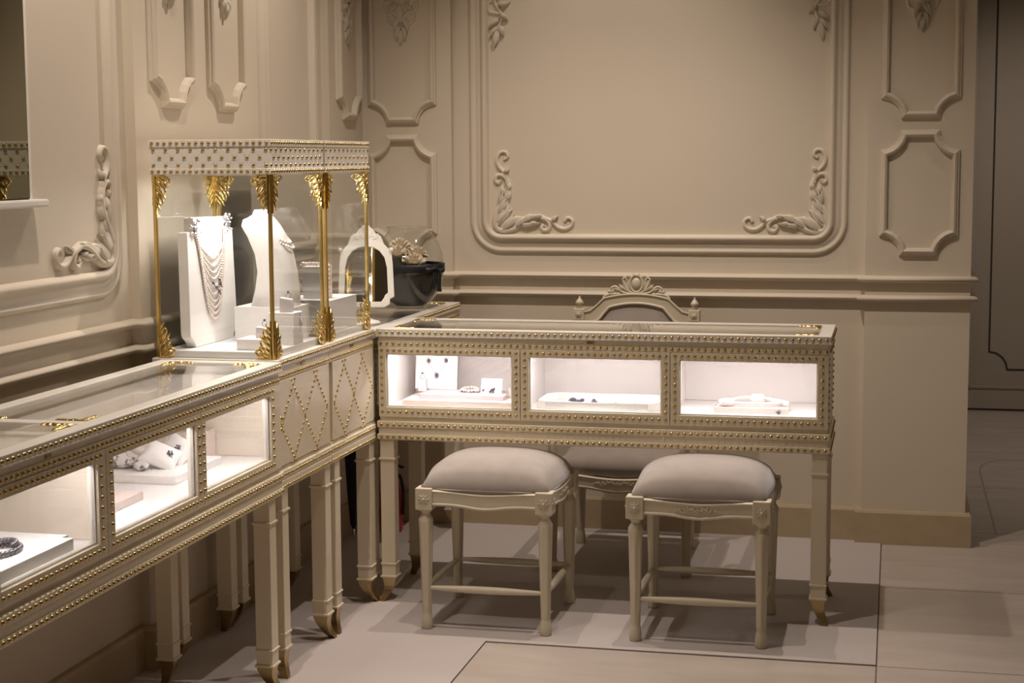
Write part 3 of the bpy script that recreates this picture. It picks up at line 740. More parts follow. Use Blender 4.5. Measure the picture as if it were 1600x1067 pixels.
make_stool('ivory stool with domed taupe velvet seat and carved front rail, under the right of desk', (1.520, -1.2580, 0), 0)

# ------------------------------------------------------------------ armchair behind the desk
ac = thing('armchair', 'carved ivory armchair with arched crested back standing behind the desk', 'chair', (1.145, -0.45, 0))
zs = 0.35
legA = turned_leg(0.30).mesh('leg', 'chair_paint')
for (x, y) in ((-0.225, -0.215), (0.245, -0.215), (-0.205, 0.215), (0.205, 0.215)):
    l = link('leg', legA, ac); l.location = (x, y, 0.004)
    b = MB().box(x-0.024, x+0.024, y-0.024, y+0.024, 0.30, 0.362).build('corner_block', 'chair_paint', ac, bevel=0.003)
    rosette(lambda a, c, h: (x+a, y-0.024-h, 0.331+c), 0.017).build('rosette', 'chair_paint', b)
fr_ = rail_mesh(0.43, 0.356, 0.305, 0.03, 0.016).build('seat_rail', 'chair_paint', ac); fr_.location = (0.01, -0.238, 0)
q = MB(); carving(q, lambda s, t, h: (s*1.3, -h, 0.322+t)); q.build('carving', 'chair_paint', fr_)
for s in (-1, 1):
    MB().box(-0.012, 0.012, -0.20, 0.20, 0.31, 0.352).build('side_rail', 'chair_paint', ac).location = (s*0.222+0.01, 0, 0)
MB().box(-0.19, 0.19, 0.205, 0.23, 0.31, 0.352).build('back_rail', 'chair_paint', ac)
cushion(0.225, 0.215, 0.350, 0.055, skirt=0.035).build('seat_cushion', 'velvet', ac).location = (0.008, -0.02, 0)
for s in (-1, 1):
    x = s*0.232
    m = MB(); m.tube(catmull([(x, -0.15, 0.352), (x, -0.165, 0.43), (x, -0.14, 0.50), (x, -0.17, 0.57), (x, -0.175, 0.60)], 4), 0.016, 8)
    m.build('arm_support', 'chair_paint', ac)
    m = MB(); m.tube(catmull([(x, -0.215, 0.595), (x, -0.19, 0.618), (x, -0.10, 0.615), (x, 0.05, 0.622), (x*0.98, 0.22, 0.64)], 5), 0.017, 8)
    m.ball((x, -0.20, 0.605), 0.024); m.build('armrest', 'chair_paint', ac)
    # back posts with rosette block and conical finial
    xp = s*0.214; yb = 0.245
    b = MB().box(xp-0.0165, xp+0.0165, yb-0.016, yb+0.016, 0.35, 0.845).build('back_post', 'chair_paint', ac, bevel=0.003)
    MB().box(xp-0.0205, xp+0.0205, yb-0.02, yb+0.02, 0.842, 0.886).build('rosette_block', 'chair_paint', b, bevel=0.003)
    rosette(lambda a, c, h: (xp+a, yb-0.02-h, 0.864+c), 0.014).build('rosette', 'chair_paint', b)
    MB().lathe([(0.012, 0.886), (0.010, 0.892), (0.010, 0.900), (0.0165, 0.904), (0.013, 0.912), (0.007, 0.920), (0.003, 0.927), (0.0035, 0.929), (0.001, 0.932)], xp, yb, 14).build('finial', 'chair_paint', b)
# arched back frame
yb = 0.245
def arch(hw, zb, zsh, ztop, n=14):
    pts = [(-hw, zb)]
    pts += [(-hw, zsh), (-hw+0.028, zsh+0.006), (-hw*0.74, zsh+0.026), (-hw*0.62, ztop-0.020)]
    for i in range(n+1):
        u = -0.60+1.2*i/n; pts.append((hw*u, ztop-0.016*(u/0.6)**2))
    pts += [(hw*0.62, ztop-0.020), (hw*0.74, zsh+0.026), (hw-0.028, zsh+0.006), (hw, zsh), (hw, zb)]
    return pts
outer = arch(0.199, 0.44, 0.872, 0.941); inner = arch(0.168, 0.47, 0.838, 0.908)
m = MB(); k = len(outer); vs = []
for (P, y) in ((outer, yb-0.014), (inner, yb-0.014), (outer, yb+0.014), (inner, yb+0.014)): vs += [(a, y, b) for a, b in P]
fs = []
for i in range(k):
    j = (i+1) % k
    fs += [(i, j, k+j, k+i), (2*k+j, 2*k+i, 3*k+i, 3*k+j), (j, i, 2*k+i, 2*k+j), (k+i, k+j, 3*k+j, 3*k+i)]
m.add(vs, fs); bf = m.build('back_frame', 'chair_paint', ac)
m = MB()
for (P, r) in ((inner, 0.0055), (outer, 0.004)): m.tube([(a, yb-0.015, b) for a, b in P], r, 6, False)
m.build('moulded_edge', 'chair_paint', bf)
n_ = 16; m = MB(); zc = 0.68
rings = []
for i in range(7):
    s = 1-i/6.0; rings.append([(a*s, yb-0.008-0.034*(1-s**2.2), zc+(b-zc)*s) for a, b in inner])
vs = [v for r in rings for v in r]; k = len(inner)
m.add(vs, [(i*k+j, i*k+(j+1) % k, (i+1)*k+(j+1) % k, (i+1)*k+j) for i in range(6) for j in range(k)], True)
m.build('back_pad', 'velvet', ac)
# carved crest
crest = MB(); cm = lambda a, b, h: (a, yb-0.004-h, 0.938+b)
crest.poly([(-0.125, -0.014), (-0.10, 0.008), (-0.08, 0.022), (-0.055, 0.032), (-0.045, 0.05), (-0.028, 0.062), (-0.015, 0.072), (0, 0.078), (0.015, 0.072), (0.028, 0.062), (0.045, 0.05), (0.055, 0.032), (0.08, 0.022), (0.10, 0.008), (0.125, -0.014), (0.06, -0.006), (0, -0.002), (-0.06, -0.006)], cm, -0.006, 0.006)
c_o = crest.build('crest', 'chair_paint', ac)
q = MB(); c2 = lambda a, b, h: (a, yb-0.010-h, 0.938+b)
q.ball(c2(0, 0.042, 0), 0.018, 12, 6, (1, 0.5, 1.25))
q.stroke([(0.024*math.cos(t), 0.042+0.031*math.sin(t)) for t in [2*PI*i/14 for i in range(15)]], 0.005, 0.005, c2, 1.1)
for sg in (-1, 1):
    m2 = lambda a, b, h, sg=sg: c2(sg*a, b, h)
    q.stroke([(0.0, 0.006), (0.025, 0.012), (0.042, 0.035), (0.050, 0.058), (0.040, 0.064), (0.036, 0.054)], 0.005, 0.003, m2, 1.2)
    q.stroke([(0.01, 0.004), (0.05, 0.010), (0.075, 0.030), (0.092, 0.026), (0.092, 0.014), (0.082, 0.014)], 0.005, 0.003, m2, 1.2)
    q.stroke([(0.06, 0.004), (0.10, 0.002), (0.118, -0.006), (0.123, -0.016), (0.116, -0.018)], 0.005, 0.0035, m2, 1.2)
    for (a, b, an, L) in ((0.03, 0.012, 40, 0.03), (0.05, 0.02, 55, 0.024), (0.06, 0.014, 25, 0.03), (0.09, 0.008, 20, 0.022), (0.02, 0.02, 70, 0.03), (0.006, 0.07, 60, 0.012), (0.02, 0.065, 30, 0.014)): q.leaf((a, b), math.radians(an), L, 0.011, 0.006, m2)
q.build('carving', 'chair_paint', c_o)

# ================================================================== things on and in the counters
def rot_things(o, rz): o.rotation_euler = (0, 0, rz); return o
def frustum(w0, d0, w1, d1, h, skew=0.0):
    q = MB(); q.add([(-w0/2, -d0/2, 0), (w0/2, -d0/2, 0), (w0/2, d0/2, 0), (-w0/2, d0/2, 0), (-w1/2, -d1/2, h), (w1/2, -d1/2, h+skew), (w1/2, d1/2, h+skew), (-w1/2, d1/2, h)],
                    [(0, 3, 2, 1), (4, 5, 6, 7), (0, 1, 5, 4), (1, 2, 6, 5), (2, 3, 7, 6), (3, 0, 4, 7)]); return q
def simple(name, mb, material, label, cat, loc, rz=0, group=None, bevel=0):
    o = mb.build(name, material, bevel=bevel); o.location = loc; o.rotation_euler = (0, 0, rz); return tag(o, label, cat, group)
def strand(pts, r, sub=0):
    # beads along a polyline, touching
    P = [Vector(p) for p in pts]; q = MB(); d = 0.0; nxt = 0.0
    for i in range(len(P)-1):
        a, b = P[i], P[i+1]; L = (b-a).length
        while nxt <= d+L:
            q.ball(a.lerp(b, (nxt-d)/L), r, 6, 4); nxt += 2*r*0.98
        d += L
    return q
def ring_jewel(loc, label, stone='gem_dark', s=1.0, rz=0.6):
    o = thing('ring', label, 'ring', loc, rz)
    pts = [(0.0085*s*math.cos(t), 0, 0.0085*s+0.0085*s*math.sin(t)) for t in [2*PI*i/16 for i in range(17)]]
    MB().tube(pts, 0.0012*s, 6, False).build('band', 'silver', o)
    q = MB(); q.ball((0, 0, 0.0195*s), 0.0042*s, 8, 5); 
    q.build('stone', stone, o)
    q = MB()
    for k in range(4): a = PI/2*k; q.tube([(0.003*s*math.cos(a), 0.003*s*math.sin(a), 0.0155*s), (0.0045*s*math.cos(a), 0.0045*s*math.sin(a), 0.021*s)], 0.0007*s, 4)
    q.build('prongs', 'silver', o)
    return o
def pillow(hx, hy, h, n=14):
    vs = []; fs = []; N = n+1
    for sgn in (1, -1):
        for i in range(N):
            for j in range(N):
                u = -1+2*i/n; v = -1+2*j/n; x = u*(1-0.12*(1-v*v)) if True else u; y = v*(1-0.12*(1-u*u))
                vs.append((x*hx, y*hy, sgn*h*max(0, (1-u*u)*(1-v*v))**0.45))
    for s in range(2):
        o = s*N*N
        for i in range(n):
            for j in range(n):
                f = (o+i*N+j, o+(i+1)*N+j, o+(i+1)*N+j+1, o+i*N+j+1); fs.append(f if s == 0 else f[::-1])
    q = MB(); q.add(vs, fs, True); return q

FZ = 0.6455     # floor of the cases
# --- desk, first window
simple('display_slab', MB().box(-0.19, 0.19, -0.10, 0.10, 0, 0.0165), 'prop_pink', 'pink wooden slab in the desk window next to the tall cabinets', 'slab', (0.706, -1.020, FZ), bevel=0.001)
t = MB().box(-0.142, 0.142, -0.055, 0.075, 0, 0.014)
simple('display_slab', t, 'prop_lilac', 'grey lilac slab stacked on the pink slab in the desk window', 'slab', (0.702, -1.022, FZ+0.0167), bevel=0.001)
TZ = FZ+0.031
nb = thing('necklace_board', 'white square board with a pendant necklace and earrings in the desk window', 'jewellery board', (0.583, -0.952, TZ), 0)
b = MB().box(-0.072, 0.072, 0, 0.006, 0, 0.118).build('board', 'prop_white', nb, bevel=0.001); b.rotation_euler = (-0.16, 0, 0)
q = strand([(-0.030, -0.003, 0.086), (-0.012, -0.003, 0.066), (0.004, -0.003, 0.048), (0.018, -0.003, 0.066), (0.034, -0.003, 0.088)], 0.0008); q.build('chain', 'silver', b)
for (x, z, r) in ((-0.027, 0.094, 0.006), (0.034, 0.096, 0.006), (0.002, 0.046, 0.0065)):
    q = MB(); q.ball((x, -0.004, z), r, 8, 5, (0.8, 0.6, 1.15)); q.build('jewel', 'gem_dark', b)
    q = MB(); q.tube([(x+1.25*r*math.cos(t_), -0.004, z+1.5*r*math.sin(t_)) for t_ in [2*PI*i/12 for i in range(13)]], 0.0009, 4, False); q.build('setting', 'silver', b)
simple('ring_stand', frustum(0.027, 0.027, 0.026, 0.026, 0.040), 'prop_lilac', 'grey lilac upright block carrying a ring before the pendant board', 'ring stand', (0.553, -1.005, TZ), 0.1, bevel=0.001)
ring_jewel((0.553, -1.005, TZ+0.0405), 'large dark stone ring on the lilac block in the desk window', 'gem_dark', 0.95)
br = thing('pearl_bracelet', 'white pearl bracelet lying on the lilac slab in the desk window', 'bracelet', (0.712, -0.995, TZ))
q = MB()
for i in range(16):
    a = 2*PI*i/16; q.ball((0.028*math.cos(a), 0.020*math.sin(a), 0.0058+0.006*max(0, math.sin(a))), 0.0056, 8, 5)
q.build('pearls', 'pearl', br)
q = MB()
for i in range(5): q.ball((-0.022+0.010*i, -0.021-0.002*(i % 2), 0.0035), 0.0032, 6, 4)
q.build('clasp', 'gem_dark', br)
cd = thing('earring_card', 'small white card with dark earrings leaning in the desk window', 'jewellery card', (0.792, -1.028, TZ))
b = MB().box(-0.035, 0.035, 0, 0.003, 0, 0.050).build('card', 'prop_white', cd); b.rotation_euler = (-0.25, 0, 0)
for (x, z) in ((-0.027, 0.010), (0.0, 0.012), (0.006, 0.006), (-0.004, 0.006), (0.008, 0.015)):
    q = MB(); q.ball((x, -0.003, z), 0.0036, 6, 4); q.ball((x+0.003, -0.003, z+0.004), 0.002, 6, 4); q.build('earring', 'gem_dark', b)
simple('ring_box', frustum(0.03, 0.04, 0.028, 0.036, 0.03), 'prop_pink', 'small pink block half hidden by the desk window post', 'block', (0.858, -0.985, FZ+0.0167), bevel=0.001)

# --- desk, second window: octagonal tray
ot = thing('tray', 'white eight sided tray holding small jewels in the middle desk window', 'tray', (1.158, -1.022, FZ))
def octo(hx, hy, c): return [(-hx, -hy+c), (-hx+c, -hy), (hx-c, -hy), (hx, -hy+c), (hx, hy-c), (hx-c, hy), (-hx+c, hy), (-hx, hy-c)]
O = octo(0.195, 0.105, 0.03); I = octo(0.189, 0.099, 0.028)
MB().poly(O, IDM, 0, 0.006).build('tray_base', 'prop_white', ot)
q = MB(); k = 8; vs = [(a, b, z) for (P, z) in ((O, 0.006), (O, 0.026), (I, 0.026), (I, 0.006)) for a, b in P]
q.add(vs, [(l*k+i, l*k+(i+1) % k, ((l+1) % 4)*k+(i+1) % k, ((l+1) % 4)*k+i) for l in range(4) for i in range(k)]); q.build('tray_rim', 'prop_white', ot)
for i, (x, y, s_) in enumerate(((-0.100, 0.025, 1.1), (-0.078, -0.005, 1.0), (-0.070, 0.03, 0.9), (-0.030, 0.02, 1.0), (-0.018, -0.01, 0.9), (0.050, -0.03, 0.8), (0.062, -0.035, 0.7), (0.110, -0.02, 0.7))):
    q = MB(); q.ball((0, 0, 0.007*s_), 0.009*s_, 8, 5, (1.2, 0.7, 0.75)); q.ball((0.010*s_, 0.004, 0.005), 0.004*s_, 6, 4); q.ball((-0.010*s_, 0.002, 0.005), 0.004*s_, 6, 4)
    o = thing('brooch', ['dark jewelled brooch leftmost in the white desk tray', 'dark jewelled brooch low in the left cluster of the tray', 'dark brooch at the back of the left tray cluster', 'slanting dark brooch left of the tray centre', 'slanting dark brooch nearer the front of tray centre', 'tiny dark earring right of the tray centre', 'tiny dark earring beside its pair in the tray', 'pale tiny earring at the right of the tray'][i], 'brooch' if i < 5 else 'earring', (1.158+x, -1.022+y, FZ+0.0065), 0.5*i)
    q.build('jewel', 'gem_dark' if i < 7 else 'silver', o)
    q = MB(); q.tube([(-0.012*s_, 0, 0.002), (0, 0, 0.0015), (0.013*s_, 0.003, 0.002)], 0.0016, 5); q.build('setting', 'silver', o)

# --- desk, third window: pink slab, coral, pillow and one loose pearl
simple('display_slab', MB().box(-0.114, 0.114, -0.06, 0.06, 0, 0.0165), 'prop_pink', 'pink wooden slab under coral in the rightmost desk window', 'slab', (1.640, -1.030, FZ), bevel=0.001)
SZ = FZ+0.0168
def lump(n=12, m=8, sx=1, sy=1, sz=1, amp=0.15, seed=1):
    rnd = random.Random(seed); q = MB(); q.ball((0, 0, sz), 1.0, n, m, (sx, sy, sz))
    ph = [rnd.uniform(0, 6) for _ in range(6)]
    q.v = [(x*(1+amp*math.sin(9*z/sz+ph[0]+3*y/sy)), y*(1+amp*math.sin(7*x/sx+ph[1])), z*(1+amp*math.sin(5*x/sx+ph[2])*math.cos(4*y/sy+ph[3]))) for x, y, z in q.v]
    q.v = [(x, y, max(0.0, z)) for x, y, z in q.v]; return q
simple('shell_stone', lump(14, 8, 0.026, 0.018, 0.013, 0.1, 3), 'coral', 'oval white shell at the left end of the coral slab', 'shell', (1.562, -1.062, SZ), 0.1)
simple('shell_stone', lump(14, 8, 0.026, 0.02, 0.016, 0.16, 5), 'coral', 'domed white coral lump in the middle of the coral slab', 'shell', (1.655, -1.0, SZ+0.001), 0.3)
cb = MB()
for (pts) in ([(-0.09, 0.0, 0.004), (-0.05, 0.012, 0.012), (-0.02, 0.02, 0.016), (0.03, 0.022, 0.016), (0.09, 0.015, 0.010), (0.12, 0.0, 0.005)], [(-0.06, -0.03, 0.005), (0.0, -0.036, 0.007), (0.06, -0.034, 0.006), (0.105, -0.02, 0.010)], [(0.06, 0.02, 0.014), (0.085, -0.005, 0.008), (0.12, -0.028, 0.004)]):
    P = catmull(pts, 5); cb.tube(P, [0.0065*(1-0.3*abs(math.sin(i*1.7))) for i in range(len(P))], 7)
simple('coral_branch', cb, 'coral', 'branching white coral lying across the pink slab', 'coral', (1.632, -1.018, SZ+0.003))
q = MB(); q.ball((0, 0, 0.0072), 0.0072, 12, 8)
simple('loose_pearl', q, 'pearl_dark', 'single round dark pearl in front of the coral slab', 'pearl', (1.727, -1.102, FZ))
sl = MB(); sl.tube(catmull([(-0.02, 0, 0.003), (-0.012, 0.004, 0.010), (0.0, 0.0, 0.012), (0.01, -0.003, 0.006)], 4), 0.0016, 5); sl.ball((-0.020, -0.002, 0.006), 0.0042, 6, 4)
simple('earring', sl, 'silver', 'silver earring resting against the oval shell', 'earring', (1.548, -1.088, SZ))

# --- long left counter
simple('display_slab', MB().box(-0.11, 0.11, -0.145, 0.145, 0, 0.020), 'prop_white', 'white polygonal slab under the two small pillows', 'slab', (0.240, -2.358, FZ), bevel=0.001)
simple('display_slab', MB().box(-0.11, 0.11, -0.18, 0.18, 0, 0.020), 'prop_pink', 'pink wooden slab in the near corner of the pillow window', 'slab', (0.240, -2.862, FZ), bevel=0.001)
simple('display_box', MB().box(-0.07, 0.07, -0.05, 0.05, 0, 0.075), 'prop_pink', 'pink wooden box behind the pillows at the case back', 'box', (0.215, -2.150, FZ), bevel=0.001)
q = MB().lathe([(0.017, 0), (0.017, 0.045), (0.015, 0.048), (0.0, 0.048)], n=16, cap=False)
simple('ring_stand', q, 'prop_white', 'short white cylinder standing on the pink box', 'ring stand', (0.25, -2.16, FZ+0.0755))
PZ = FZ+0.0202
def small_pillow(label, loc, rot, s=1.0):
    o = thing('jewel_pillow', label, 'pillow', loc)
    p = pillow(0.050*s, 0.040*s, 0.024*s).build('pillow', 'prop_white', o); p.rotation_euler = rot; p.location = (0, 0, 0.030*s)
    q = MB()
    for k in range(5): a = 2*PI*k/5; q.ball((0.02+0.006*math.cos(a), 0.006*math.sin(a), 0.0235*s), 0.0036, 6, 4)
    q.build('earring', 'gem_dark', p)
    q = MB(); q.ball((0.02, 0, 0.026*s), 0.003, 6, 4); q.tube([(0.02, 0, 0.024), (0.03, -0.008, 0.018)], 0.0012, 5); q.build('earring_mount', 'silver', p)
    return o
small_pillow('small white pillow with a dark flower earring, front of the pair', (0.262, -2.395, PZ), (math.radians(38), math.radians(24), math.radians(18)))
small_pillow('small white pillow with a dark flower earring, behind its twin', (0.272, -2.318, PZ), (math.radians(46), math.radians(14), math.radians(-25)), 1.05)
q = lump(18, 12, 0.050, 0.034, 0.019, 0.16, 9)
simple('spotted_shell', q, 'shell', 'grey dark spotted shell lying left of the small pillows', 'shell', (0.170, -2.415, PZ), 0.5)
simple('spotted_shell', lump(14, 9, 0.020, 0.018, 0.013, 0.12, 11), 'shell', 'small round speckled stone in front of the spotted shell', 'shell', (0.232, -2.445, PZ), 0.2)
simple('spotted_shell', lump(14, 9, 0.035, 0.028, 0.020, 0.15, 12), 'coral', 'pale coral lump behind the spotted shell', 'coral', (0.175, -2.325, PZ), 0.9)
simple('tray', MB().poly([(-0.12, -0.24), (0.10, -0.24), (0.10, 0.20), (0.075, 0.20), (0.075, 0.225), (-0.12, 0.225)], IDM, 0, 0.026), 'prop_white', 'white notched tray at the left edge carrying dark pearls', 'tray', (0.335, -3.385, FZ), bevel=0.001)
dn = thing('pearl_necklace', 'coil of large dark pearls on the white notched tray', 'necklace', (0.335, -3.385, FZ+0.0265))
for i in range(26):
    a = 2*PI*i/26*1.0; x, y = 0.022+0.034*math.cos(a), 0.045+0.055*math.sin(a)
    q = MB(); q.ball((x, y, 0.0065), 0.0064, 10, 6); q.build('pearl', 'pearl_dark', dn)
for i in range(10):
    a = 2*PI*i/26+0.1; x, y = 0.022+0.026*math.cos(a), 0.045+0.046*math.sin(a)
    q = MB(); q.ball((x, y, 0.0165), 0.006, 10, 6); q.build('pearl', 'pearl_dark', dn)

# --- tall glass cases
KZ = 0.9203
nbd = thing('necklace_board', 'tall white stepped board draped with many strands of pearls', 'jewellery board', (0.150, -1.815, KZ))
def yz(x0): return lambda a, b, h: (x0+h, a, b)
arcL = [(-0.168, 0.040), (-0.163, 0.030), (-0.150, 0.022), (-0.138, 0.012), (-0.132, 0.0)]
outl = arcL + [(-a, b) for a, b in reversed(arcL)] + [(0.160, 0.320), (0.116, 0.320), (0.116, 0.358), (-0.116, 0.362), (-0.116, 0.322), (-0.160, 0.322)]
bd = MB().poly(outl, yz(0.02), -0.030, 0.0).build('board', 'prop_white', nbd, bevel=0.002); bd.rotation_euler = (0, -0.02, 0)
NS = 10
for i in range(NS):
    bot = [0.240, 0.218, 0.200, 0.182, 0.160, 0.138, 0.118, 0.100, 0.084, 0.068][i]
    spl, spr = -0.118+0.002*i, 0.104-0.002*i; tops = 0.318
    pts = catmull([(0.0245, spl, tops), (0.0245, spl*0.80, tops-(tops-bot)*0.42), (0.0245, spl*0.46, bot+0.016+(tops-bot)*0.07), (0.0245, 0.0, bot), (0.0245, spr*0.46, bot+0.016+(tops-bot)*0.07), (0.0245, spr*0.80, tops-(tops-bot)*0.42), (0.0245, spr, tops+0.008)], 6)
    q = strand(pts, 0.0041); q.build('pearl_strand', 'pearl', bd, kind='stuff')
for (y, z) in ((-0.122, 0.335), (0.108, 0.342)):
    q = MB()
    for k in range(16): q.ball((0.026+random.uniform(-.003, .008), y+random.uniform(-.026, .022), z+random.uniform(-.026, .026)), random.uniform(0.003, 0.0058), 6, 4)
    for k in range(6): a = 2*PI*k/6; q.leaf((y, z), a, 0.022, 0.008, 0.005, yz(0.026))
    q.build('jewelled_clasp', 'silver', bd)
q = MB()
for (y, z) in ((-0.022, 0.172), (0.0, 0.158), (0.018, 0.145), (0.030, 0.165), (0.024, 0.178)): q.ball((0.031, y, z), 0.0048, 6, 4); q.ball((0.032, y+0.006, z-0.007), 0.003, 6, 4)
q.build('pendant', 'gem_dark', bd)

# neck bust on its box
simple('display_box', MB().box(-0.090, 0.090, -0.066, 0.066, 0, 0.098), 'prop_white', 'low white box under the curved necklace bust', 'box', (0.296, -1.690, KZ), bevel=0.001)
bust = thing('necklace_bust', 'curved white neck bust wearing a short pearl collar in the glass case', 'bust', (0.300, -1.690, KZ+0.0985))
SEC = [(0.0, -0.062, 0.080, 0.058), (0.05, -0.048, 0.078, 0.055), (0.10, -0.040, 0.072, 0.054), (0.15, -0.046, 0.060, 0.058), (0.20, -0.066, 0.040, 0.064), (0.232, -0.084, 0.020, 0.066), (0.250, -0.080, 0.006, 0.056), (0.260, -0.055, 0.000, 0.036), (0.278, -0.048, 0.001, 0.028)]
q = MB(); n = 28; vs = []
for (z, xa, xb, hw) in SEC:
    for j in range(n):
        a = 2*PI*j/n; cx = (xa+xb)/2; hx = (xb-xa)/2
        vs.append((cx+hx*math.copysign(abs(math.cos(a))**0.8, math.cos(a)), hw*math.copysign(abs(math.sin(a))**0.8, math.sin(a)), z))
q.add(vs, [(i*n+j, i*n+(j+1) % n, (i+1)*n+(j+1) % n, (i+1)*n+j) for i in range(len(SEC)-1) for j in range(n)]+[tuple(range(n)), tuple((len(SEC)-1)*n+j for j in range(n))], True)
bb = q.build('bust_form', 'prop_white', bust)
for (dz, r_) in ((0.0, 0.0050), (-0.012, 0.0046)):
    pts = []
    for i in range(41):
        a = -PI+2*PI*i/40; f = 0.5+0.5*math.cos(a)
        z = 0.256 - 0.075*f**1.5 + dz*(0.2+f)
        xfr = 0.004 + (0.256-z)*0.62
        pts.append(((-0.060)*(1-f)+(xfr+0.006)*f, (0.046+0.012*4*f*(1-f))*math.sin(a), z))
    strand(pts, r_).build('pearl_strand', 'pearl', bb, kind='stuff')

simple('display_box', MB().box(-0.047, 0.047, -0.05, 0.05, 0, 0.030), 'prop_white', 'low white step at the near corner of the glass case', 'box', (0.352, -1.935, KZ), 0.0, bevel=0.001)
simple('ring_stand', frustum(0.036, 0.036, 0.034, 0.034, 0.030, -0.004), 'prop_lilac', 'slanted lilac ring block on the low white step', 'ring stand', (0.362, -1.930, KZ+0.0303), 0.2, bevel=0.001)
ring_jewel((0.367, -1.930, KZ+0.0600), 'ring standing on the slanted block of the low step', 'gem_dark', 0.95, 0.9)
simple('display_box', MB().box(-0.038, 0.038, -0.038, 0.038, 0, 0.090), 'prop_white', 'white cube carrying the higher ring in the glass case', 'box', (0.3815, -1.805, KZ), 0.0, bevel=0.001)
simple('ring_stand', frustum(0.036, 0.038, 0.034, 0.036, 0.042, -0.006), 'prop_lilac', 'slanted lilac ring block on the white cube', 'ring stand', (0.386, -1.806, KZ+0.0903), 0.2, bevel=0.001)
ring_jewel((0.391, -1.806, KZ+0.1275), 'ring standing highest, on the block of the white cube', 'gem_dark', 1.0, 0.9)
hb = MB()
for i in range(9): hb.ball((0.002*math.sin(i*2), 0.004*math.sin(i*1.3), -0.0045*i), 0.0036, 6, 4); hb.ball((0.003, 0.004*math.cos(i*1.9), -0.0045*i), 0.0024, 6, 4)
simple('earring', hb, 'silver', 'long silver earring hanging down the side of the white cube', 'earring', (0.4205, -1.790, KZ+0.0850))

# far case
simple('display_box', MB().box(-0.080, 0.080, -0.12, 0.12, 0, 0.098), 'prop_white', 'long low white box in the far glass case', 'box', (0.336, -1.390, KZ), bevel=0.001)
ph = thing('bracelet_stand', 'white block draped with a pink pearl bracelet in the far glass case', 'jewellery stand', (0.345, -1.430, KZ+0.0985), 0)
MB().box(-0.035, 0.035, -0.035, 0.035, 0, 0.098).build('block', 'prop_white', ph, bevel=0.001)
for i in range(22):
    t_ = i/21; L = 0.10+0.086+0.10; d = t_*L
    if d < 0.09: p = (-0.043, -0.020, 0.018+d)
    elif d < 0.196: p = (-0.043+(d-0.09)/0.106*0.086, -0.020, 0.1055)
    else: p = (0.043, -0.020, 0.108-(d-0.196))
    q = MB(); q.ball(p, 0.0068, 10, 6); q.build('pearl', 'pearl_pink', ph)
    
# ------------------------------------------------------------------ table mirror on the corner counter
CZ = 0.8905
tm = thing('table_mirror', 'white arched table mirror with carved crest on a round foot', 'mirror', (0.345, -0.955, CZ), math.radians(16))
MB().lathe([(0.048, 0.0), (0.048, 0.004), (0.040, 0.010), (0.022, 0.014), (0.010, 0.020), (0.007, 0.05), (0.007, 0.075)], 0, 0.03, 24).build('foot', 'lacquer_white', tm)
head = bpy.data.objects.new('mirror_head', None)
FO = [(-0.078, 0.066), (-0.060, 0.056), (0.060, 0.056), (0.078, 0.066), (0.080, 0.085), (0.094, 0.092), (0.090, 0.20), (0.086, 0.245), (0.060, 0.272), (0.03, 0.285), (0.0, 0.289), (-0.03, 0.285), (-0.060, 0.272), (-0.086, 0.245), (-0.090, 0.20), (-0.094, 0.092), (-0.080, 0.085)]
FI = [(-0.060, 0.088), (-0.050, 0.074), (0.050, 0.074), (0.060, 0.088), (0.062, 0.095), (0.073, 0.105), (0.070, 0.19), (0.062, 0.225), (0.045, 0.248), (0.025, 0.260), (0.0, 0.264), (-0.025, 0.260), (-0.045, 0.248), (-0.062, 0.225), (-0.070, 0.19), (-0.073, 0.105), (-0.062, 0.095)]
tl = Matrix.Translation((0, 0.012, 0.05)) @ Matrix.Rotation(-0.24, 4, 'X') @ Matrix.Translation((0, 0, -0.05))
q = MB(); k = len(FO); vs = [(a, y, b) for (P, y) in ((FO, 0.0), (FI, -0.003), (FI, 0.012), (FO, 0.012)) for a, b in P]
q.add(vs, [(l*k+i, l*k+(i+1) % k, ((l+1) % 4)*k+(i+1) % k, ((l+1) % 4)*k+i) for l in range(4) for i in range(k)]); q.xf(tl)
tf = q.build('frame', 'lacquer_white', tm, bevel=0.002)
q = MB().poly(FI, lambda a, b, h: (a, h, b), 0.003, 0.008); q.xf(tl); q.build('mirror_glass', 'mirror_clear', tm) if 'mirror_clear' in MATS else q.build('mirror_glass', 'mirror', tm)
bpy.data.objects.remove(head)
q = MB(); cm2 = lambda a, b, h: (a, 0.002-h, b)
q.poly([(-0.062, 0.268), (-0.050, 0.300), (-0.035, 0.306), (-0.022, 0.325), (-0.008, 0.334), (0.0, 0.346), (0.008, 0.334), (0.022, 0.325), (0.035, 0.306), (0.050, 0.300), (0.062, 0.268), (0.03, 0.280), (0, 0.284), (-0.03, 0.280)], cm2, -0.009, 0.002)
for sg in (-1, 1):
    m2 = lambda a, b, h, sg=sg: cm2(sg*a, b, h)
    q.stroke([(0.0, 0.29), (0.02, 0.30), (0.035, 0.298), (0.048, 0.288), (0.044, 0.280)], 0.004, 0.0025, m2)
    for (a, b, an, L) in ((0.0, 0.30, 80, 0.03), (0.012, 0.298, 60, 0.026), (0.028, 0.295, 40, 0.02), (0.004, 0.318, 70, 0.02), (0.02, 0.288, 20, 0.03)): q.leaf((a, b), math.radians(an), L, 0.010, 0.005, m2)
    q.ball(m2(0.086, 0.252, 0.004), 0.008, 8, 5)
q.xf(tl); q.build('crest', 'lacquer_white', tf)

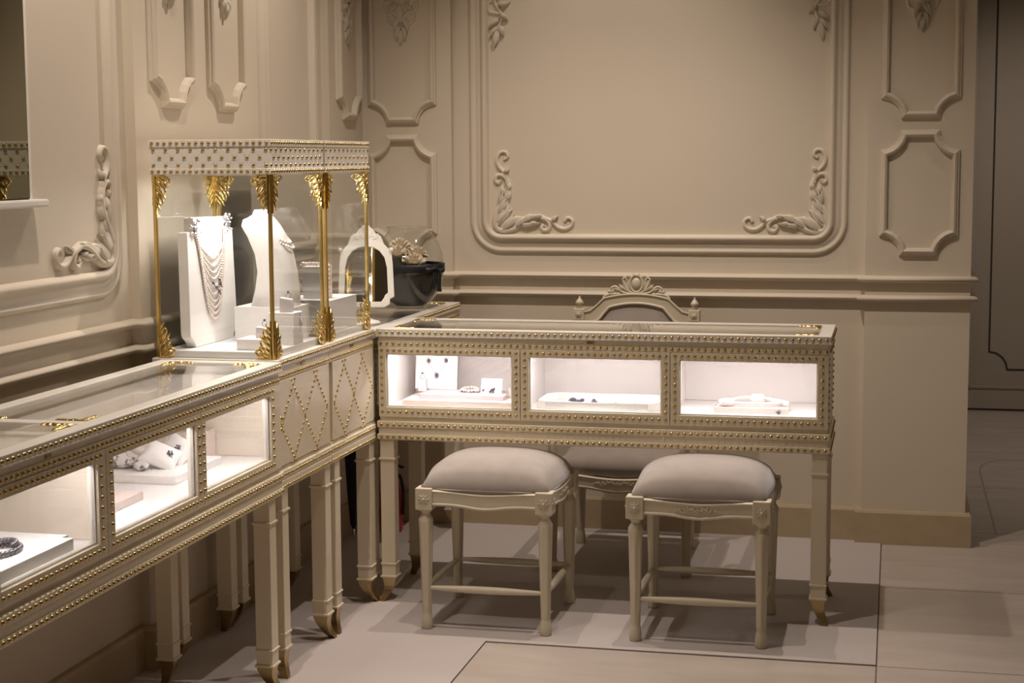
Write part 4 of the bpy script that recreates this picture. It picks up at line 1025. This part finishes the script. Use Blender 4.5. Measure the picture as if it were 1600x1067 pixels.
# ------------------------------------------------------------------ glass bowl with dark fill, ribbon and pale roses
bx, by, br_ = 0.318, -0.350, 0.128
bw_ = thing('glass_bowl', 'large round glass bowl with dark lower half and black ribbon bow', 'bowl', (bx, by, CZ))
prof = [(0.050, 0.003), (0.056, 0.0), (0.060, 0.008), (0.085, 0.030), (0.112, 0.070), (0.126, 0.115), (0.129, 0.155), (0.124, 0.200), (0.108, 0.245), (0.085, 0.275), (0.078, 0.288), (0.084, 0.300)]
pin = [(max(0.001, r-0.003), z+0.003) for r, z in reversed(prof[2:])]
MB().lathe(prof+pin, n=40, cap=False).build('glass_shell', 'glass', bw_)
MB().lathe([(0.0005, 0.012), (0.055, 0.012), (0.080, 0.031), (0.106, 0.070), (0.120, 0.115), (0.123, 0.148), (0.0005, 0.150)], n=32, cap=False).build('dark_fill', 'bowl_fill', bw_)
MB().lathe([(0.1295, 0.138), (0.1312, 0.139), (0.1312, 0.166), (0.1295, 0.167)], n=40, cap=False).build('ribbon_band', 'ribbon', bw_)
bow = MB()
def ribbon(pts, w, h_off=(0, 0, 1)):
    P = catmull(pts, 5); vs = []; up = Vector(h_off)
    for p in P: vs += [p-up*w/2, p+up*w/2, p+up*w/2+Vector((0.0, 0.0015, 0)), p-up*w/2+Vector((0.0, 0.0015, 0))]
    fs = [(i*4+j, i*4+(j+1) % 4, (i+1)*4+(j+1) % 4, (i+1)*4+j) for i in range(len(P)-1) for j in range(4)]; bow.add(vs, fs, True)
ax = 0.118; ay = -0.062
ribbon([(ax, ay, 0.152), (ax+0.03, ay-0.012, 0.162), (ax+0.038, ay-0.02, 0.152), (ax+0.02, ay-0.02, 0.146), (ax, ay-0.004, 0.152)], 0.020)
ribbon([(ax, ay, 0.152), (ax-0.028, ay-0.022, 0.160), (ax-0.034, ay-0.034, 0.150), (ax-0.015, ay-0.026, 0.146), (ax, ay-0.004, 0.152)], 0.020)
bow.build('bow', 'ribbon', bw_)
for pts in ([(ax, ay-0.004, 0.150), (ax+0.006, ay-0.012, 0.125), (ax-0.004, ay-0.012, 0.100), (ax-0.010, ay-0.010, 0.078)], [(ax+0.004, ay-0.004, 0.150), (ax+0.016, ay-0.014, 0.125), (ax+0.014, ay-0.012, 0.095), (ax+0.016, ay-0.010, 0.068)]):
    bow = MB(); ribbon(pts, 0.017, (1, 0, 0)); bow.build('ribbon_tail', 'ribbon', bw_)
def rose(label, loc, s, tilt):
    o = thing('preserved_rose', label, 'rose', loc, 0, 'pale roses in the glass bowl')
    for ring_, (n, r, z, op) in enumerate(((3, 0.006, 0.012, 0.15), (5, 0.013, 0.010, 0.35), (6, 0.021, 0.006, 0.7), (7, 0.028, 0.001, 1.0))):
        for kk in range(n):
            a = 2*PI*kk/n+ring_*0.5; q = MB(); vs = []
            for i in range(4):
                for j in range(5):
                    u = i/3; v = -1+j/2
                    rr = r*(0.45+0.55*u**0.7)+0.003*op*u; aa = a+v*(1.0-0.12*ring_)*(1-0.12*u*u)
                    vs.append((s*rr*math.cos(aa), s*rr*math.sin(aa), s*(z+0.020*u*(1.15-0.40*op)-0.006*v*v*u*u+0.0015*math.sin(5*v+kk))))
            q.add(vs, [(i*5+j, i*5+j+1, (i+1)*5+j+1, (i+1)*5+j) for i in range(3) for j in range(4)], True)
            q.build('petal', 'rose', o)
    q = MB(); q.ball((0, 0, s*0.012), s*0.011, 8, 5); q.build('heart', 'rose', o)
    q = MB(); q.tube([(0, 0, 0.004), (0, 0.002, -0.012)], 0.003, 6); q.build('stem', 'bowl_fill', o)
    o.rotation_euler = tilt; return o
rose('pale rose lowest in the glass bowl, right of the others', (bx+0.030, by-0.045, CZ+0.162), 1.45, (0.25, 0.1, 0))
rose('pale rose behind the lowest one in the glass bowl', (bx+0.022, by+0.018, CZ+0.184), 1.4, (0.1, 0.2, 0.6))
rose('pale rose in the glass bowl beside the table mirror', (bx-0.040, by-0.020, CZ+0.190), 1.45, (0.2, -0.2, 1.1))
rose('pale rose topmost at the back of the glass bowl', (bx-0.045, by+0.030, CZ+0.218), 1.3, (0.0, -0.2, 1.9))
MB().lathe([(0.0005, 0.150), (0.075, 0.150), (0.080, 0.160), (0.060, 0.172), (0.045, 0.198), (0.0005, 0.202)], -0.022, 0.02, 20, cap=False).build('moss_mound', 'bowl_fill', bw_)

# ------------------------------------------------------------------ hidden in the shade under the corner
um = thing('folded_umbrella', 'dark navy folded umbrella hanging in the shade under the corner counter', 'umbrella', (0.160, -0.575, 0.097))
MB().lathe([(0.004, 0.0), (0.014, 0.02), (0.022, 0.12), (0.032, 0.28), (0.034, 0.38), (0.014, 0.42)], n=16, mod=lambda j, z: 0.82 if j % 2 else 1.0).build('canopy', 'navy', um)
MB().lathe([(0.003, -0.03), (0.004, 0.0)], n=8).build('tip', 'silver', um)
MB().tube(catmull([(0, 0, 0.41), (0, 0, 0.43), (0.0, 0.01, 0.433)], 4), 0.004, 6).build('handle', 'navy', um)
ex = thing('fire_extinguisher', 'small red fire extinguisher standing in the dark corner behind the desk legs', 'fire extinguisher', (0.184, -0.190, 0.004))
MB().lathe([(0.040, 0.0), (0.044, 0.01), (0.044, 0.15), (0.036, 0.185), (0.016, 0.205), (0.014, 0.22)], n=20).build('cylinder', 'red_paint', ex)
MB().lathe([(0.013, 0.22), (0.015, 0.23), (0.012, 0.25)], n=12).build('valve', 'navy', ex)
MB().tube([(0, 0, 0.245), (0.03, -0.01, 0.262), (0.055, -0.012, 0.255)], 0.005, 6).build('handle', 'navy', ex)
MB().tube(catmull([(0, 0, 0.235), (0.04, -0.012, 0.22), (0.053, -0.012, 0.16), (0.051, -0.01, 0.07)], 5), 0.006, 6).build('hose', 'navy', ex)
